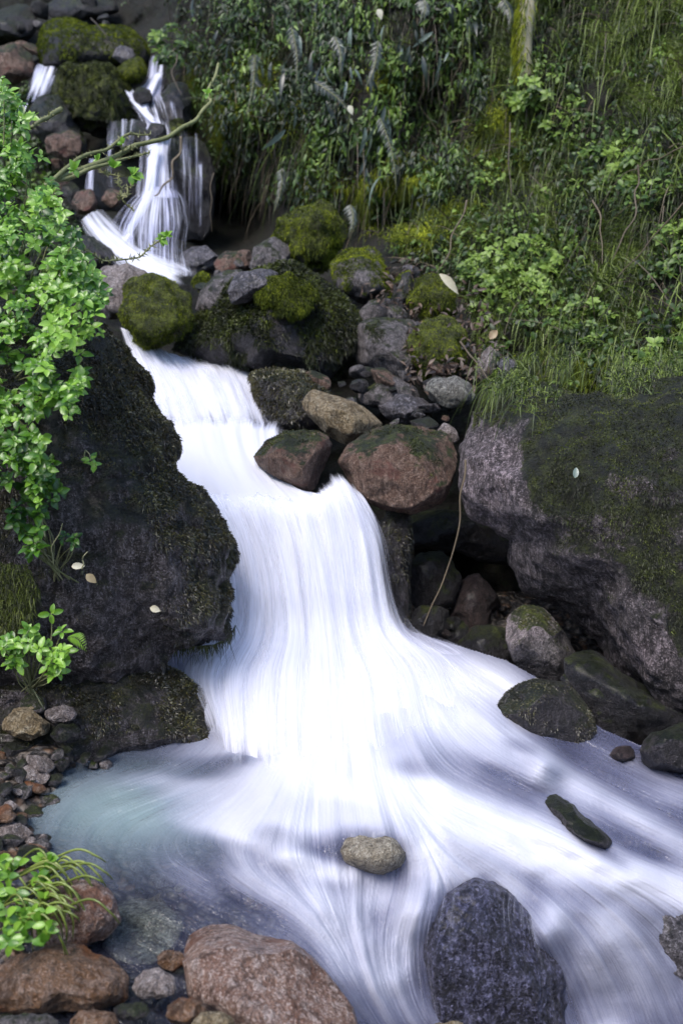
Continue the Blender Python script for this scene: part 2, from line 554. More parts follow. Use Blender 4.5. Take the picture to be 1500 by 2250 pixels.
M['moss_bright'] = leaf_material('bright_moss', (.022, .032, .004), (.115, .145, .009), (.33, .37, .02), .2, .7, .2)
M['moss_dark'] = leaf_material('dark_moss', (.008, .010, .003), (.030, .038, .006), (.12, .15, .018), .15, .5, .35)
M['moss_wall'] = leaf_material('wall_moss', (.016, .012, .006), (.048, .042, .016), (.16, .155, .05), .15, .35, .6)
M['leaf'] = leaf_material('fresh_leaf', (.02, .07, .006), (.095, .235, .018), (.27, .48, .06), .35, .3, .6)
M['leaf_bank'] = leaf_material('bank_leaf', (.012, .024, .005), (.052, .105, .014), (.20, .30, .05), .3, .45)
M['leaf_grey'] = leaf_material('grey_green_leaf', (.012, .02, .010), (.035, .05, .03), (.17, .22, .18), .2, .35, .7)
M['grass'] = leaf_material('grass', (.008, .013, .003), (.045, .072, .010), (.20, .27, .04), .3, .5)
M['root'] = leaf_material('root_and_dead_grass', (.012, .008, .005), (.035, .025, .014), (.15, .115, .07), .1, .6)
M['twig'] = leaf_material('twig_bark', (.06, .06, .02), (.16, .17, .06), (.34, .33, .18), .0, .6)
M['dead_leaf'] = leaf_material('dead_leaf', (.22, .14, .07), (.45, .38, .22), (.66, .62, .46), .2, .5)
M['litter'] = leaf_material('leaf_litter', (.02, .012, .008), (.08, .05, .03), (.30, .20, .13), .1, .5)
M['soil'] = ground_material('dark_mossy_soil', (.006, .006, .004), (.014, .012, .008), (.014, .021, .006), (.034, .03, .02))
M['gravel'] = gravel_material('stream_gravel')

# ------------------------------------------------------------------ the slope and the stream bed
_g = []
for row in [
    (-500, 9.0, 9.0, 8.8, 7.2, 6.6, 6.2, 5.7, 5.2, 4.8),
    (0,    7.8, 8.0, 7.9, 6.1, 5.75, 5.6, 5.2, 4.8, 4.4),
    (250,  6.6, 7.0, 6.9, 5.9, 5.55, 5.5, 5.0, 4.5, 4.0),
    (450,  6.0, 6.2, 6.3, 6.6, 5.7, 5.2, 4.8, 4.2, 3.7),
    (650,  5.2, 5.4, 5.3, 5.3, 5.1, 4.7, 4.4, 3.95, 3.4),
    (850,  4.2, 4.5, 4.8, 4.9, 4.9, 4.45, 4.05, 3.7, 3.2),
    (1100, 3.4, 3.6, 4.2, 4.3, 4.3, 4.2, 4.1, 3.9, 3.4),
    (1350, 3.1, 3.3, 3.7, 4.0, 4.1, 4.1, 4.1, 3.9, 3.3),
    (1700, 2.9, 3.1, 3.5, 3.8, 4.0, 4.0, 4.0, 3.8, 3.2)]:
    for x, v in zip((-500, 0, 250, 500, 750, 1000, 1250, 1500, 2000), row[1:]):
        _g.append((x, row[0], v))
_g = np.array(_g)
_slope = rbf(_g[:, :2], _g[:, 2])
HOLLOWS = [(520, 470, 75, 95, .6), (950, 260, 55, 80, .4), (745, 840, 60, 40, .35), (880, 470, 70, 40, .25), (1000, 1300, 130, 90, .35),
           (720, 520, 90, 60, .3), (420, 330, 45, 120, .5)]


def slope_depth(px, py):
    d = _slope(px, py)
    for hx, hy, rx, ry, a in HOLLOWS:
        d = d + a * np.exp(-((px - hx) / rx) ** 2 - ((py - hy) / ry) ** 2)
    p = P(px, py, d)
    return d + .20 * fbm(p * 2.2, 3, 11) + .12 * fbm(p * 6, 3, 12)


def grid_faces(ny, nx):
    i = np.arange(ny - 1)[:, None] * nx + np.arange(nx - 1)[None]
    return np.stack([i, i + nx, i + nx + 1, i + 1], -1).reshape(-1, 4)


xs, ys = np.meshgrid(np.linspace(-900, 2400, 420), np.linspace(-900, 1750, 360))
sd = slope_depth(xs, ys)
tag(build('hillside', P(xs, ys, sd).reshape(-1, 3), grid_faces(*xs.shape), M['soil'], origin=np.zeros(3)), kind='structure')

_zs = np.array([(-400, 1700, 0), (0, 1700, 0), (300, 1700, 0), (500, 1660, 0), (450, 1450, .03), (700, 1450, .08), (900, 1430, .07), (1100, 1480, .06),
                (1250, 1650, -.02), (1500, 1700, -.05), (1800, 1700, -.08), (700, 1700, .02), (400, 1850, -.01), (200, 2000, -.01), (0, 2000, -.01), (300, 2200, -.04),
                (600, 1950, -.05), (700, 2150, -.14), (850, 2250, -.26), (830, 1840, .03), (830, 1930, -.08), (900, 1950, -.1), (1000, 1850, -.03),
                (1200, 1900, -.09), (1500, 1880, -.13), (1500, 2000, -.2), (1300, 2100, -.24), (1500, 2250, -.42), (1250, 2250, -.4), (1000, 1600, .04),
                (1050, 2150, -.28), (600, 1830, .03), (0, 2300, -.05), (-400, 2300, -.05), (500, 2400, -.15), (1000, 2500, -.5), (1900, 2400, -.6),
                (1900, 1900, -.2), (700, 1300, .05), (0, 1300, 0), (1300, 1300, .02), (1800, 1300, 0), (940, 1690, .03), (1080, 1590, .07), (1250, 1800, -.05), (1380, 1760, -.06)])
water_z = rbf(_zs[:, :2], _zs[:, 2])
_zb = np.array([(-500, 1500, .2), (-200, 1600, .1), (0, 1600, .02), (100, 1660, .06), (0, 1760, .05), (-300, 1800, .15), (110, 1800, -.03), (0, 1900, .02), (60, 2000, .02),
                (0, 2100, -.02), (-300, 2100, .08), (0, 2250, -.05), (-300, 2400, 0), (300, 1760, -.13), (300, 1900, -.12), (330, 2040, -.08), (150, 2150, -.07), (300, 2250, -.10),
                (600, 1900, -.2), (700, 2200, -.3), (500, 2300, -.22), (900, 2300, -.42), (1100, 2000, -.3), (1500, 2100, -.42), (1500, 1750, -.12), (1400, 1850, -.16),
                (1400, 1650, -.13), (1500, 1640, -.12), (1900, 1650, -.1), (1300, 2350, -.65), (1900, 2300, -.6), (700, 1500, -.15), (1200, 1500, -.05), (300, 1500, .0),
                (1000, 1300, .0), (1900, 1200, .1), (0, 1200, .2), (700, 2600, -.4)])
bed_z = rbf(_zb[:, :2], _zb[:, 2])


def bed_depth(px, py):
    z = bed_z(px, py)
    p = P(px, py, depth_at_z(px, py, z))
    z = z + .045 * fbm(p * 9, 3, 21) + .02 * fbm(p * 26, 2, 22)
    return depth_at_z(px, py, z)


xs, ys = np.meshgrid(np.linspace(-900, 2400, 500), np.linspace(1300, 3000, 300))
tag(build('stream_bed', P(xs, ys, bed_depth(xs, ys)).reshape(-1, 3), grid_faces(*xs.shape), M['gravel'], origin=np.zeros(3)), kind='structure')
# wide ground all round, below and behind the camera
gx, gy = np.meshgrid(np.linspace(-40, 40, 60), np.linspace(-40, 6, 50))
gz = -.75 + .35 * fbm(np.stack([gx * .3, gy * .3, gx * 0], -1), 3, 5) + .10 * np.abs(gx)
tag(build('ground', np.stack([gx, gy, gz], -1).reshape(-1, 3), grid_faces(*gx.shape), M['soil'], origin=np.zeros(3)), kind='structure')

# unseen bank added behind and beside the camera to block low sky light
th_, rr_ = np.meshgrid(np.linspace(radians(150), radians(390), 120), np.linspace(0, 1, 40))
bx = (4.2 + 5.5 * rr_) * np.cos(th_); by = (4.2 + 5.5 * rr_) * np.sin(th_)
bz = -.6 + 5.0 * rr_ ** 1.15 + .5 * fbm(np.stack([bx, by, bx * 0], -1) * .9, 4, 91)
tag(build('light_blocking_bank', np.stack([bx, by, bz], -1).reshape(-1, 3), grid_faces(*bx.shape), M['soil'], origin=np.zeros(3)), kind='structure')

# ------------------------------------------------------------------ boulders
_ico = {}


def ico(k):
    if k not in _ico:
        bm = bmesh.new(); bmesh.ops.create_icosphere(bm, subdivisions=k, radius=1)
        v = np.array([x.co[:] for x in bm.verts]); f = np.array([[x.index for x in q.verts] for q in bm.faces]); bm.free()
        _ico[k] = (v, f)
    return _ico[k]


def tri_sample(v, f, n, w=None):
    a, b, c = v[f[:, 0]], v[f[:, 1]], v[f[:, 2]]
    cr = np.cross(b - a, c - a); ar = np.linalg.norm(cr, axis=1)
    p = ar * (1 if w is None else w); p = p / p.sum()
    i = rng.choice(len(f), n, p=p)
    r1 = np.sqrt(rng.random(n))[:, None]; r2 = rng.random(n)[:, None]
    return a[i] * (1 - r1) + b[i] * r1 * (1 - r2) + c[i] * r1 * r2, norm(cr[i]), i


ROCKS = {}


def rock(name, outline, d, mat, label, cat='boulder', T=None, sub=5, lump=.11, facets=11, seed=None, tilt=0.0, slant=0.0,
         moss=0, bias=None, pale=None, moss_n=0, moss_len=.014, moss_mat='moss_bright', power=.8, group=None, fine=.025):
    """a stone with its silhouette at photo position, real size and real thickness"""
    seed = seed if seed is not None else int(sum(a * 3 + b for a, b in outline)) % 9973
    r_ = np.random.default_rng(seed)
    o = np.array(outline, float)
    A = 0.5 * np.sum(o[:, 0] * np.roll(o[:, 1], -1) - np.roll(o[:, 0], -1) * o[:, 1])
    cr = o[:, 0] * np.roll(o[:, 1], -1) - np.roll(o[:, 0], -1) * o[:, 1]
    c = np.array([np.sum((o[:, 0] + np.roll(o[:, 0], -1)) * cr), np.sum((o[:, 1] + np.roll(o[:, 1], -1)) * cr)]) / (6 * A)
    dense = crspline(np.r_[o, o[:1]], 10) * .5 + np.concatenate([np.linspace(o[i], o[(i + 1) % len(o)], 11)[(0 if i == 0 else 1):] for i in range(len(o))]) * .5
    q = dense - c
    th = np.arctan2(-q[:, 1], q[:, 0]); rr = np.hypot(q[:, 0], q[:, 1])
    k = np.argsort(th); th, rr = th[k], rr[k]
    th = np.r_[th - 2 * pi, th, th + 2 * pi]; rr = np.r_[rr, rr, rr]
    v, f = ico(sub)
    v = v.copy()
    for _ in range(facets):
        n = norm(r_.normal(size=3) + np.array([0, .25, .7])); n = n / np.linalg.norm(n)
        if n[2] < .25: continue
        h = r_.uniform(.60, .88)
        e = v @ n - h
        v = v - np.where(e > 0, e * .92, 0)[:, None] * n
    a, b, cc = v[:, 0], v[:, 1], v[:, 2]
    s = np.hypot(a, b)
    ang = np.arctan2(b, a)
    R = np.interp(ang, th, rr)
    s2 = np.clip(s, 0, 1) ** power
    px = c[0] + R * s2 * np.cos(ang); py = c[1] - R * s2 * np.sin(ang)
    mr = math.sqrt(abs(A) / pi) * d / FPX
    if T is None: T = mr * .85
    dd = d - T * cc + tilt * (c[1] - py) * d / FPX + slant * (px - c[0]) * d / FPX
    p = P(px, py, dd)
    # normals for displacement
    def vn(p):
        n = np.zeros_like(p); fn = np.cross(p[f[:, 1]] - p[f[:, 0]], p[f[:, 2]] - p[f[:, 0]])
        for k in range(3): np.add.at(n, f[:, k], fn)
        return norm(n)
    n = vn(p)
    sc = 1.6 / mr
    off = r_.uniform(0, 50, 3)
    ridg = 1 - 2 * np.abs(fbm(p * sc * .9 + off, 3, seed % 97))
    disp = lump * mr * (fbm(p * sc + off, 4, seed % 89) * 1.2 + (ridg - .6) * .5) + fine * mr * fbm(p * sc * 8 + off, 3, 3)
    p = p + n * disp[:, None]
    mbias = np.zeros(len(p)) if bias is None else bias(px, py) + .2 * fbm(p * 6, 3, 77)
    ob = build(name, p, f, M[mat] if isinstance(mat, str) else mat, attrs={'mossbias': mbias, 'pale': np.zeros(len(p)) if pale is None else pale(px, py)})
    tag(ob, label, cat, group)
    n = vn(p)
    ROCKS[label] = (ob, p, f, n)
    if moss_n:
        fn = norm(n[f].mean(1)); pc = p[f].mean(1)
        toward = (norm(EYE - pc) * fn).sum(1)
        m = fn[:, 2] * .45 + fbm(pc * 9, 3, 31) * .8 + fbm(pc * 30, 2, 32) * .4 + (moss * 2 - 1) + 1.3 * mbias[f[:, 0]]
        w = np.clip(m, 0, .35) * (toward > -.25)
        if w.sum() > 0:
            q, nn, i = tri_sample(p, f, moss_n, w)
            mb = MB()
            L = moss_len * rng.uniform(.45, 1.3, moss_n) * (.6 + w[i] * 1.6)
            tint = np.clip(.33 + nn[:, 2] * .12 + fbm(q * 16, 3, 33) * .5 + rng.normal(0, .16, moss_n), 0, 1)
            blades(mb, q - nn * .002, nn * .9 + rng.normal(0, .45, (moss_n, 3)), L, L * rng.uniform(.12, .26, moss_n), tint, bend=rng.uniform(.2, .9, moss_n), seg=2)
            mb.build('moss', M[moss_mat], ob)
    return ob


def ell(cx, cy, rx, ry, rot=0, n=10, seed=1, wob=.12):
    r_ = np.random.default_rng(seed + int(cx * 7 + cy))
    out = []
    for k in range(n):
        a = 2 * pi * k / n
        w = 1 + r_.uniform(-wob, wob)
        x, y = rx * cos(a) * w, ry * sin(a) * w
        out.append((cx + x * cos(rot) - y * sin(rot), cy + x * sin(rot) + y * cos(rot)))
    return out


# left wall and its base
rock('mossy_boulder', [(-260, 600), (0, 620), (120, 650), (190, 678), (255, 735), (300, 835), (338, 925), (372, 985), (364, 1025), (430, 1095), (478, 1175), (500, 1195), (505, 1275), (520, 1350),
                       (508, 1408), (470, 1428), (380, 1434), (300, 1500), (150, 1560), (0, 1570), (-260, 1550)], 2.95, 'left_wall',
     'huge dark moss-streaked boulder forming the left wall beside the main waterfall', T=.34, sub=7, lump=.13, facets=2, power=.62, moss=.50, moss_n=120000, moss_len=.012, moss_mat='moss_wall', fine=.05, tilt=.12, slant=.12,
     bias=lambda x, y: .18 * np.exp(-((x - np.interp(y, [700, 1000, 1200, 1400], [230, 330, 470, 500])) / 70) ** 2) + .2 * np.clip((1000 - y) / 200, 0, 1))
rock('boulder', [(-200, 1480), (150, 1500), (300, 1450), (400, 1470), (450, 1520), (488, 1590), (503, 1640), (440, 1655), (340, 1668), (200, 1690), (100, 1690), (0, 1660), (-200, 1640)], 2.87, 'left_wall',
     'dark undercut rock at the pool edge below the overhanging left wall', T=0.22, sub=6, lump=.08, facets=4, power=.6, moss=.5, moss_n=24000, moss_len=.013, moss_mat='moss_wall', tilt=.35, slant=.1)
# right side
rock('mossy_boulder', [(1030, 905), (1090, 862), (1200, 845), (1350, 850), (1550, 820), (1750, 900), (1800, 1200), (1750, 1560), (1500, 1565), (1420, 1520), (1350, 1450), (1290, 1385), (1210, 1320),
                       (1150, 1285), (1128, 1235), (1125, 1180), (1085, 1145), (1035, 1115), (1012, 1060), (1000, 990)], 3.25, 'right_boulder',
     'giant slanting granite boulder on the right with moss over its top half', T=.42, sub=7, lump=.14, facets=4, power=.62, moss=.46, moss_n=120000, moss_len=.010, moss_mat='moss_dark', tilt=.25, slant=-.15, fine=.03,
     pale=lambda x, y: np.clip(1.2 - np.hypot((x - 1075) / 85, (y - 1040) / 120), 0, 1) + .7 * np.clip(1.1 - np.hypot((x - 1420) / 60, (y - 1430) / 60), 0, 1),
     bias=lambda x, y: np.clip((np.interp(x, [990, 1120, 1170, 1300, 1500, 1800], [900, 955, 1120, 1225, 1430, 1700]) - y) / 260, -.40, .16))
rock('boulder', [(745, 1015), (768, 975), (830, 942), (920, 935), (990, 950), (1006, 1000), (992, 1060), (972, 1102), (905, 1128), (835, 1118), (782, 1082)], 3.5, 'pink_moss',
     'round pink and green stained boulder right of the main waterfall lip', T=.22, lump=.06, sub=6, moss=.34, moss_n=6000, moss_len=.01, moss_mat='moss_dark')
rock('boulder', [(549, 1003), (578, 966), (640, 945), (700, 945), (737, 975), (730, 1015), (702, 1062), (670, 1084), (630, 1062), (580, 1032)], 3.5, 'pink_moss',
     'mottled stone splitting the stream just above the main waterfall lip', T=.15, lump=.06, sub=6, moss=.42, moss_n=4000, moss_len=.01, moss_mat='moss_dark')
rock('slab', [(659, 880), (680, 852), (740, 868), (800, 895), (842, 932), (812, 958), (760, 978), (705, 945), (668, 905)], 3.72, 'tan', 'long tan slab of stone leaning left above the pink boulder', 'rock', T=.10, lump=.04, facets=9)
rock('mossy_rock', [(545, 820), (600, 800), (680, 820), (730, 870), (740, 940), (660, 960), (600, 950), (575, 900)], 4.0, 'dark_wet', 'dark wet mossy rock right of the upper chute, behind the tan slab', 'rock', T=.2, moss=.6, moss_n=7000, moss_mat='moss_wall', moss_len=.016)
rock('rock', [(785, 865), (820, 835), (870, 828), (912, 850), (920, 880), (870, 900), (800, 890)], 4.0, 'grey', 'brownish grey stone directly behind the tan slab', 'rock', T=.12)
rock('rock', [(825, 890), (870, 868), (930, 875), (962, 898), (930, 925), (870, 935), (835, 920)], 3.88, 'violet', 'shiny wet violet-grey stone between tan slab and lichened stone', 'rock', T=.1)
rock('rock', [(930, 858), (945, 830), (985, 824), (1030, 838), (1044, 868), (1025, 893), (985, 898), (945, 880)], 3.82, 'lichen', 'pale lichened oval stone beside the giant right boulder', 'rock', T=.09)
rock('rock', [(955, 950), (975, 930), (1000, 942), (1008, 968), (985, 978)], 3.62, 'pale_pink', 'small buff stone wedged above the pink boulder', 'rock', T=.04, sub=4)
rock('rock', [(900, 925), (940, 915), (965, 935), (955, 955), (915, 952)], 3.72, 'dark_wet', 'small dark stone wedged behind the pink boulder top', 'rock', T=.06, sub=4)
rock('boulder', [(768, 755), (790, 712), (840, 700), (900, 705), (930, 740), (935, 790), (890, 828), (830, 838), (780, 808)], 4.2, 'grey', 'rounded grey-brown boulder with a pale worn top, mid slope', T=.17, moss=.25, moss_n=2500, moss_mat='moss_dark', moss_len=.012)
rock('mossy_boulder', [(900, 740), (930, 700), (985, 700), (1020, 740), (1030, 800), (1000, 830), (930, 825), (900, 790)], 4.15, 'mossy', 'green mossy boulder touching the rounded grey-brown boulder', lump=.3, T=.15, moss=.9, moss_n=9000, moss_len=.011)
rock('rock', [(785, 690), (810, 660), (845, 662), (852, 695), (825, 712), (790, 710)], 4.4, 'grey', 'small grey stone perched on the rounded grey-brown boulder', 'rock', T=.07, sub=4)
rock('mossy_boulder', [(372, 770), (425, 690), (475, 632), (540, 598), (620, 582), (700, 602), (765, 650), (795, 700), (778, 770), (730, 832), (650, 842), (560, 812), (450, 802)], 4.35, 'dark_wet',
     'broad dark boulder with hanging moss between the two falls', T=.32, sub=6, lump=.07, moss=.6, moss_n=30000, moss_len=.022, moss_mat='moss_dark')
rock('rock', [(500, 640), (520, 600), (570, 588), (610, 600), (600, 640), (550, 665), (510, 670)], 4.12, 'violet', 'smooth wet blue-grey stone on the shoulder of the broad dark boulder', 'rock', T=.09)
rock('mossy_rock', [(562, 650), (590, 612), (640, 600), (690, 625), (690, 670), (640, 690), (585, 690)], 4.08, 'mossy', 'bright green moss cushion on the broad dark boulder', 'rock', lump=0.3, T=0.04, moss=1, moss_n=9000, moss_len=.013)
rock('mossy_boulder', [(258, 690), (280, 640), (320, 610), (365, 612), (405, 650), (418, 700), (400, 745), (350, 768), (290, 755)], 4.25, 'mossy', 'round green mossy boulder at the head of the upper chute', lump=.3, T=.17, moss=.95, moss_n=16000, moss_len=.010, moss_mat='moss_bright')
rock('boulder', [(205, 640), (225, 590), (280, 578), (325, 598), (330, 640), (290, 690), (240, 700)], 4.6, 'pale_pink', 'coarse pale pink granite boulder behind the round mossy boulder', T=.15)
rock('mossy_boulder', [(595, 520), (612, 472), (660, 450), (720, 452), (755, 490), (750, 545), (710, 590), (640, 590), (605, 565)], 4.8, 'mossy', 'tallest yellow-green moss-capped boulder standing mid picture', lump=.3, T=.2, moss=.82, moss_n=16000, moss_len=.013)
rock('rock', [(548, 585), (560, 545), (600, 522), (632, 540), (640, 590), (600, 615), (560, 612)], 4.7, 'grey', 'pale angular stone left of the moss-capped boulder', 'rock', T=.12, moss=.3, moss_n=1500)
rock('rock', [(425, 680), (440, 640), (480, 600), (530, 590), (540, 620), (500, 670), (450, 705)], 4.45, 'grey', 'brownish sloping stone left of the broad dark boulder', 'rock', T=.12)
rock('boulder', [(725, 580), (760, 540), (820, 545), (860, 590), (858, 640), (800, 665), (745, 640)], 4.6, 'grey', 'moss-dusted grey boulder right of the moss-capped boulder', T=.18, moss=.5, moss_n=8000, moss_len=.014)
rock('rock', [(470, 580), (495, 550), (550, 550), (562, 585), (530, 602), (480, 605)], 4.9, 'pink_moss', 'brownish pink stone at the right foot of the upper fall', 'rock', T=.1)
rock('rock', [(385, 590), (400, 555), (450, 540), (480, 560), (475, 600), (430, 612)], 5.1, 'violet', 'wet stone in the spray of the upper fall', 'rock', T=.1)
rock('mossy_rock', [(425, 620), (435, 598), (455, 600), (460, 622), (442, 635)], 4.75, 'mossy', 'tiny mossy stone below the upper fall', 'rock', lump=.3, T=.04, sub=4, moss=.9, moss_n=1500)
rock('mossy_rock', [(900, 640), (920, 608), (965, 605), (1000, 640), (995, 685), (945, 700), (905, 680)], 4.35, 'mossy', 'moss mound under the pale fallen leaf', 'rock', lump=.3, T=.12, moss=1, moss_n=8000, moss_len=.011)
rock('rock', [(1040, 830), (1050, 785), (1075, 760), (1090, 775), (1085, 815), (1065, 842)], 4.0, 'pale_pink', 'pale upright pointed stone at the grass edge', 'rock', T=.05, sub=4)
rock('rock', [(1088, 838), (1092, 795), (1115, 782), (1135, 805), (1130, 840)], 3.95, 'violet', 'dark upright stone beside the pale pointed stone', 'rock', T=.06, sub=4)
rock('mossy_rock', [(860, 620), (900, 595), (905, 650), (880, 720), (850, 700)], 4.5, 'dark_wet', 'dark littered stone between grey boulder and moss mound', 'rock', T=.1, moss=.4, moss_n=1500)
rock('rock', [(292, 205), (305, 192), (330, 198), (335, 222), (312, 232), (296, 222)], 6.2, 'black', 'black stone splitting the top of the upper cascade', 'rock', T=.09, sub=4)
rock('rock', [(318, 290), (335, 270), (362, 275), (366, 300), (340, 312)], 5.84, 'dark_wet', 'dark stone jutting into the upper cascade above its fall', 'rock', T=.08, sub=4)
rock('rock', [(372, 268), (395, 258), (412, 280), (402, 305), (378, 300)], 5.95, 'mossy', 'moss-dark stone to the right of the upper cascade lip', 'rock', T=.08, sub=4, moss=.5, moss_n=1200, moss_mat='moss_dark')
# cave right of the fall; its shade is put into the black stone colour
rock('mossy_rock', [(838, 1150), (860, 1110), (895, 1130), (905, 1220), (900, 1330), (905, 1400), (870, 1400), (850, 1300), (830, 1220)], 3.55, 'dark_wet', 'narrow dark mossy rock edging the right side of the main waterfall', 'rock', T=.14, moss=.7, moss_n=5000, moss_mat='moss_wall', moss_len=.011)
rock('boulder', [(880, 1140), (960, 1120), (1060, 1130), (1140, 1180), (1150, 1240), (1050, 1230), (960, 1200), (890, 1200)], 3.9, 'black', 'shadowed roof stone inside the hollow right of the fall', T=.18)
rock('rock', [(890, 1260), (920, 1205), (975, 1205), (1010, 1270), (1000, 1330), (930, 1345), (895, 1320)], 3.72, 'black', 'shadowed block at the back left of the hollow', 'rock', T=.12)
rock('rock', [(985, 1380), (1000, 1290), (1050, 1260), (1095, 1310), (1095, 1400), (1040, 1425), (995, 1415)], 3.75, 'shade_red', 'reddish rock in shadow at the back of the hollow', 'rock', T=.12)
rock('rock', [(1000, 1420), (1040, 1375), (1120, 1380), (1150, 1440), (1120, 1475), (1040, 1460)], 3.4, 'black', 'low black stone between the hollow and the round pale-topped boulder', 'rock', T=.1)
rock('rock', [(1230, 1490), (1290, 1440), (1360, 1500), (1400, 1580), (1380, 1640), (1310, 1650), (1290, 1570)], 2.98, 'black', 'black shade-filling stone behind the dark mossy boulder at the right bank', 'rock', T=.12)  # black colour stands in for the shade under the giant boulder
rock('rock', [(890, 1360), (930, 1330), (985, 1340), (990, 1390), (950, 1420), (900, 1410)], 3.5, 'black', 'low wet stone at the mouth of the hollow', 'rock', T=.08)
rock('boulder', [(1110, 1405), (1113, 1358), (1148, 1325), (1192, 1332), (1235, 1385), (1272, 1440), (1262, 1500), (1190, 1495), (1128, 1455)], 3.22, 'grey', 'round boulder with a pale dry top under the giant boulder', T=.14, sub=6, lump=.03, moss=.3, moss_n=2000, moss_mat='moss_wall', moss_len=.01, pale=lambda x, y: np.clip((1425 - y + (1170 - x) * .5) / 40, 0, 1.2))
rock('mossy_boulder', [(1075, 1570), (1110, 1520), (1170, 1492), (1245, 1500), (1295, 1560), (1315, 1610), (1300, 1645), (1210, 1655), (1140, 1645), (1092, 1610)], 2.93, 'dark_wet', 'dark mossy boulder at the right bank with spray on its left', T=0.2, sub=6, moss=.5, moss_n=8000, moss_mat='moss_wall', moss_len=0.008, lump=.05)
rock('boulder', [(1230, 1440), (1300, 1430), (1400, 1500), (1520, 1560), (1640, 1600), (1600, 1640), (1450, 1640), (1320, 1625), (1260, 1540)], 3.0, 'black', 'black rock standing in for shade in the gap under the giant boulder', T=0.16)  # near-black fill that paints the dark void below the boulder
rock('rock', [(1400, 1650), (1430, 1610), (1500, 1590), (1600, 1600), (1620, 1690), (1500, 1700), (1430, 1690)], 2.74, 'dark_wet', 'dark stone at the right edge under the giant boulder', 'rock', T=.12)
rock('rock', [(1335, 1660), (1350, 1640), (1385, 1640), (1395, 1665), (1360, 1680)], 2.78, 'shade_red', 'small brown stone at the right waterline', 'rock', T=.05, sub=4)
rock('boulder', [(1170, 1745), (1210, 1738), (1260, 1770), (1310, 1815), (1345, 1848), (1330, 1868), (1280, 1850), (1230, 1815), (1190, 1780)], 2.525, 'dark_wet', 'long dark ledge parting the white water on the right', T=0.08, lump=.1, tilt=0.9)
rock('boulder', [(925, 2100), (945, 2010), (985, 1955), (1045, 1930), (1110, 1960), (1180, 2030), (1225, 2110), (1255, 2220), (1270, 2340), (1100, 2400), (980, 2340), (935, 2220)], 2.325, 'river',
     'big wet blue-black boulder at the bottom with water rushing round it', T=0.19, sub=7, lump=0.07, tilt=0.1, power=.7)
rock('boulder', [(1370, 2040), (1420, 1985), (1500, 1975), (1600, 2020), (1600, 2150), (1500, 2170), (1410, 2120)], 2.45, 'violet', 'dark drowned boulder at the lower right edge', T=.14, tilt=0.1)
rock('boulder', [(745, 1870), (765, 1835), (815, 1822), (865, 1840), (892, 1875), (880, 1905), (840, 1922), (790, 1912), (755, 1895)], 2.325, 'khaki', 'tan stone showing through the veil of water mid stream', T=0.075, tilt=0.1, lump=.03, facets=2)
rock('boulder', [(540, 1840), (570, 1810), (620, 1805), (660, 1830), (660, 1860), (600, 1875), (555, 1865)], 2.44, 'khaki', 'second pale stone veiled by water, left of the tan stone', T=0.035, tilt=0.1, lump=.03)
rock('boulder', [(880, 1690), (900, 1660), (960, 1650), (1010, 1670), (1000, 1705), (940, 1712)], 2.75, 'violet', 'dark stone under the white water below the fall', 'rock', T=.08, tilt=.4)
rock('boulder', [(1030, 1700), (1060, 1682), (1130, 1690), (1175, 1712), (1160, 1735), (1090, 1725)], 2.68, 'violet', 'dark flat stone under the right-hand rapids', 'rock', T=.07, tilt=.4)
# foreground stones
rock('boulder', [(395, 2110), (412, 2055), (450, 2027), (500, 2022), (570, 2040), (640, 2068), (690, 2105), (740, 2160), (775, 2215), (790, 2300), (700, 2380), (560, 2330), (470, 2240), (410, 2190)], 1.94, 'pink',
     'large speckled pink granite boulder in the foreground shallows', T=.12, sub=7, lump=.05, tilt=.75, facets=3, power=.7, fine=.006)
rock('boulder', [(-60, 2160), (40, 2100), (110, 2080), (190, 2078), (245, 2105), (285, 2145), (286, 2195), (240, 2215), (140, 2222), (0, 2222), (-60, 2220)], 1.87, 'brown', 'wide rust-brown rock in the lower left corner', T=.08, sub=6, tilt=.6, lump=.1, facets=14)
rock('boulder', [(72, 2060), (85, 1985), (130, 1935), (200, 1930), (250, 1965), (268, 2020), (240, 2060), (180, 2082), (110, 2085)], 2.02, 'pink', 'pink stone half covered by trailing water plants', T=.09, sub=6, tilt=.5, lump=.09)
rock('boulder', [(225, 2080), (235, 2010), (290, 1975), (360, 1985), (405, 2030), (385, 2085), (330, 2120), (260, 2112)], 2.105, 'khaki', 'submerged tan rock behind the speckled pink boulder', T=0.035, tilt=1.4, lump=.03)
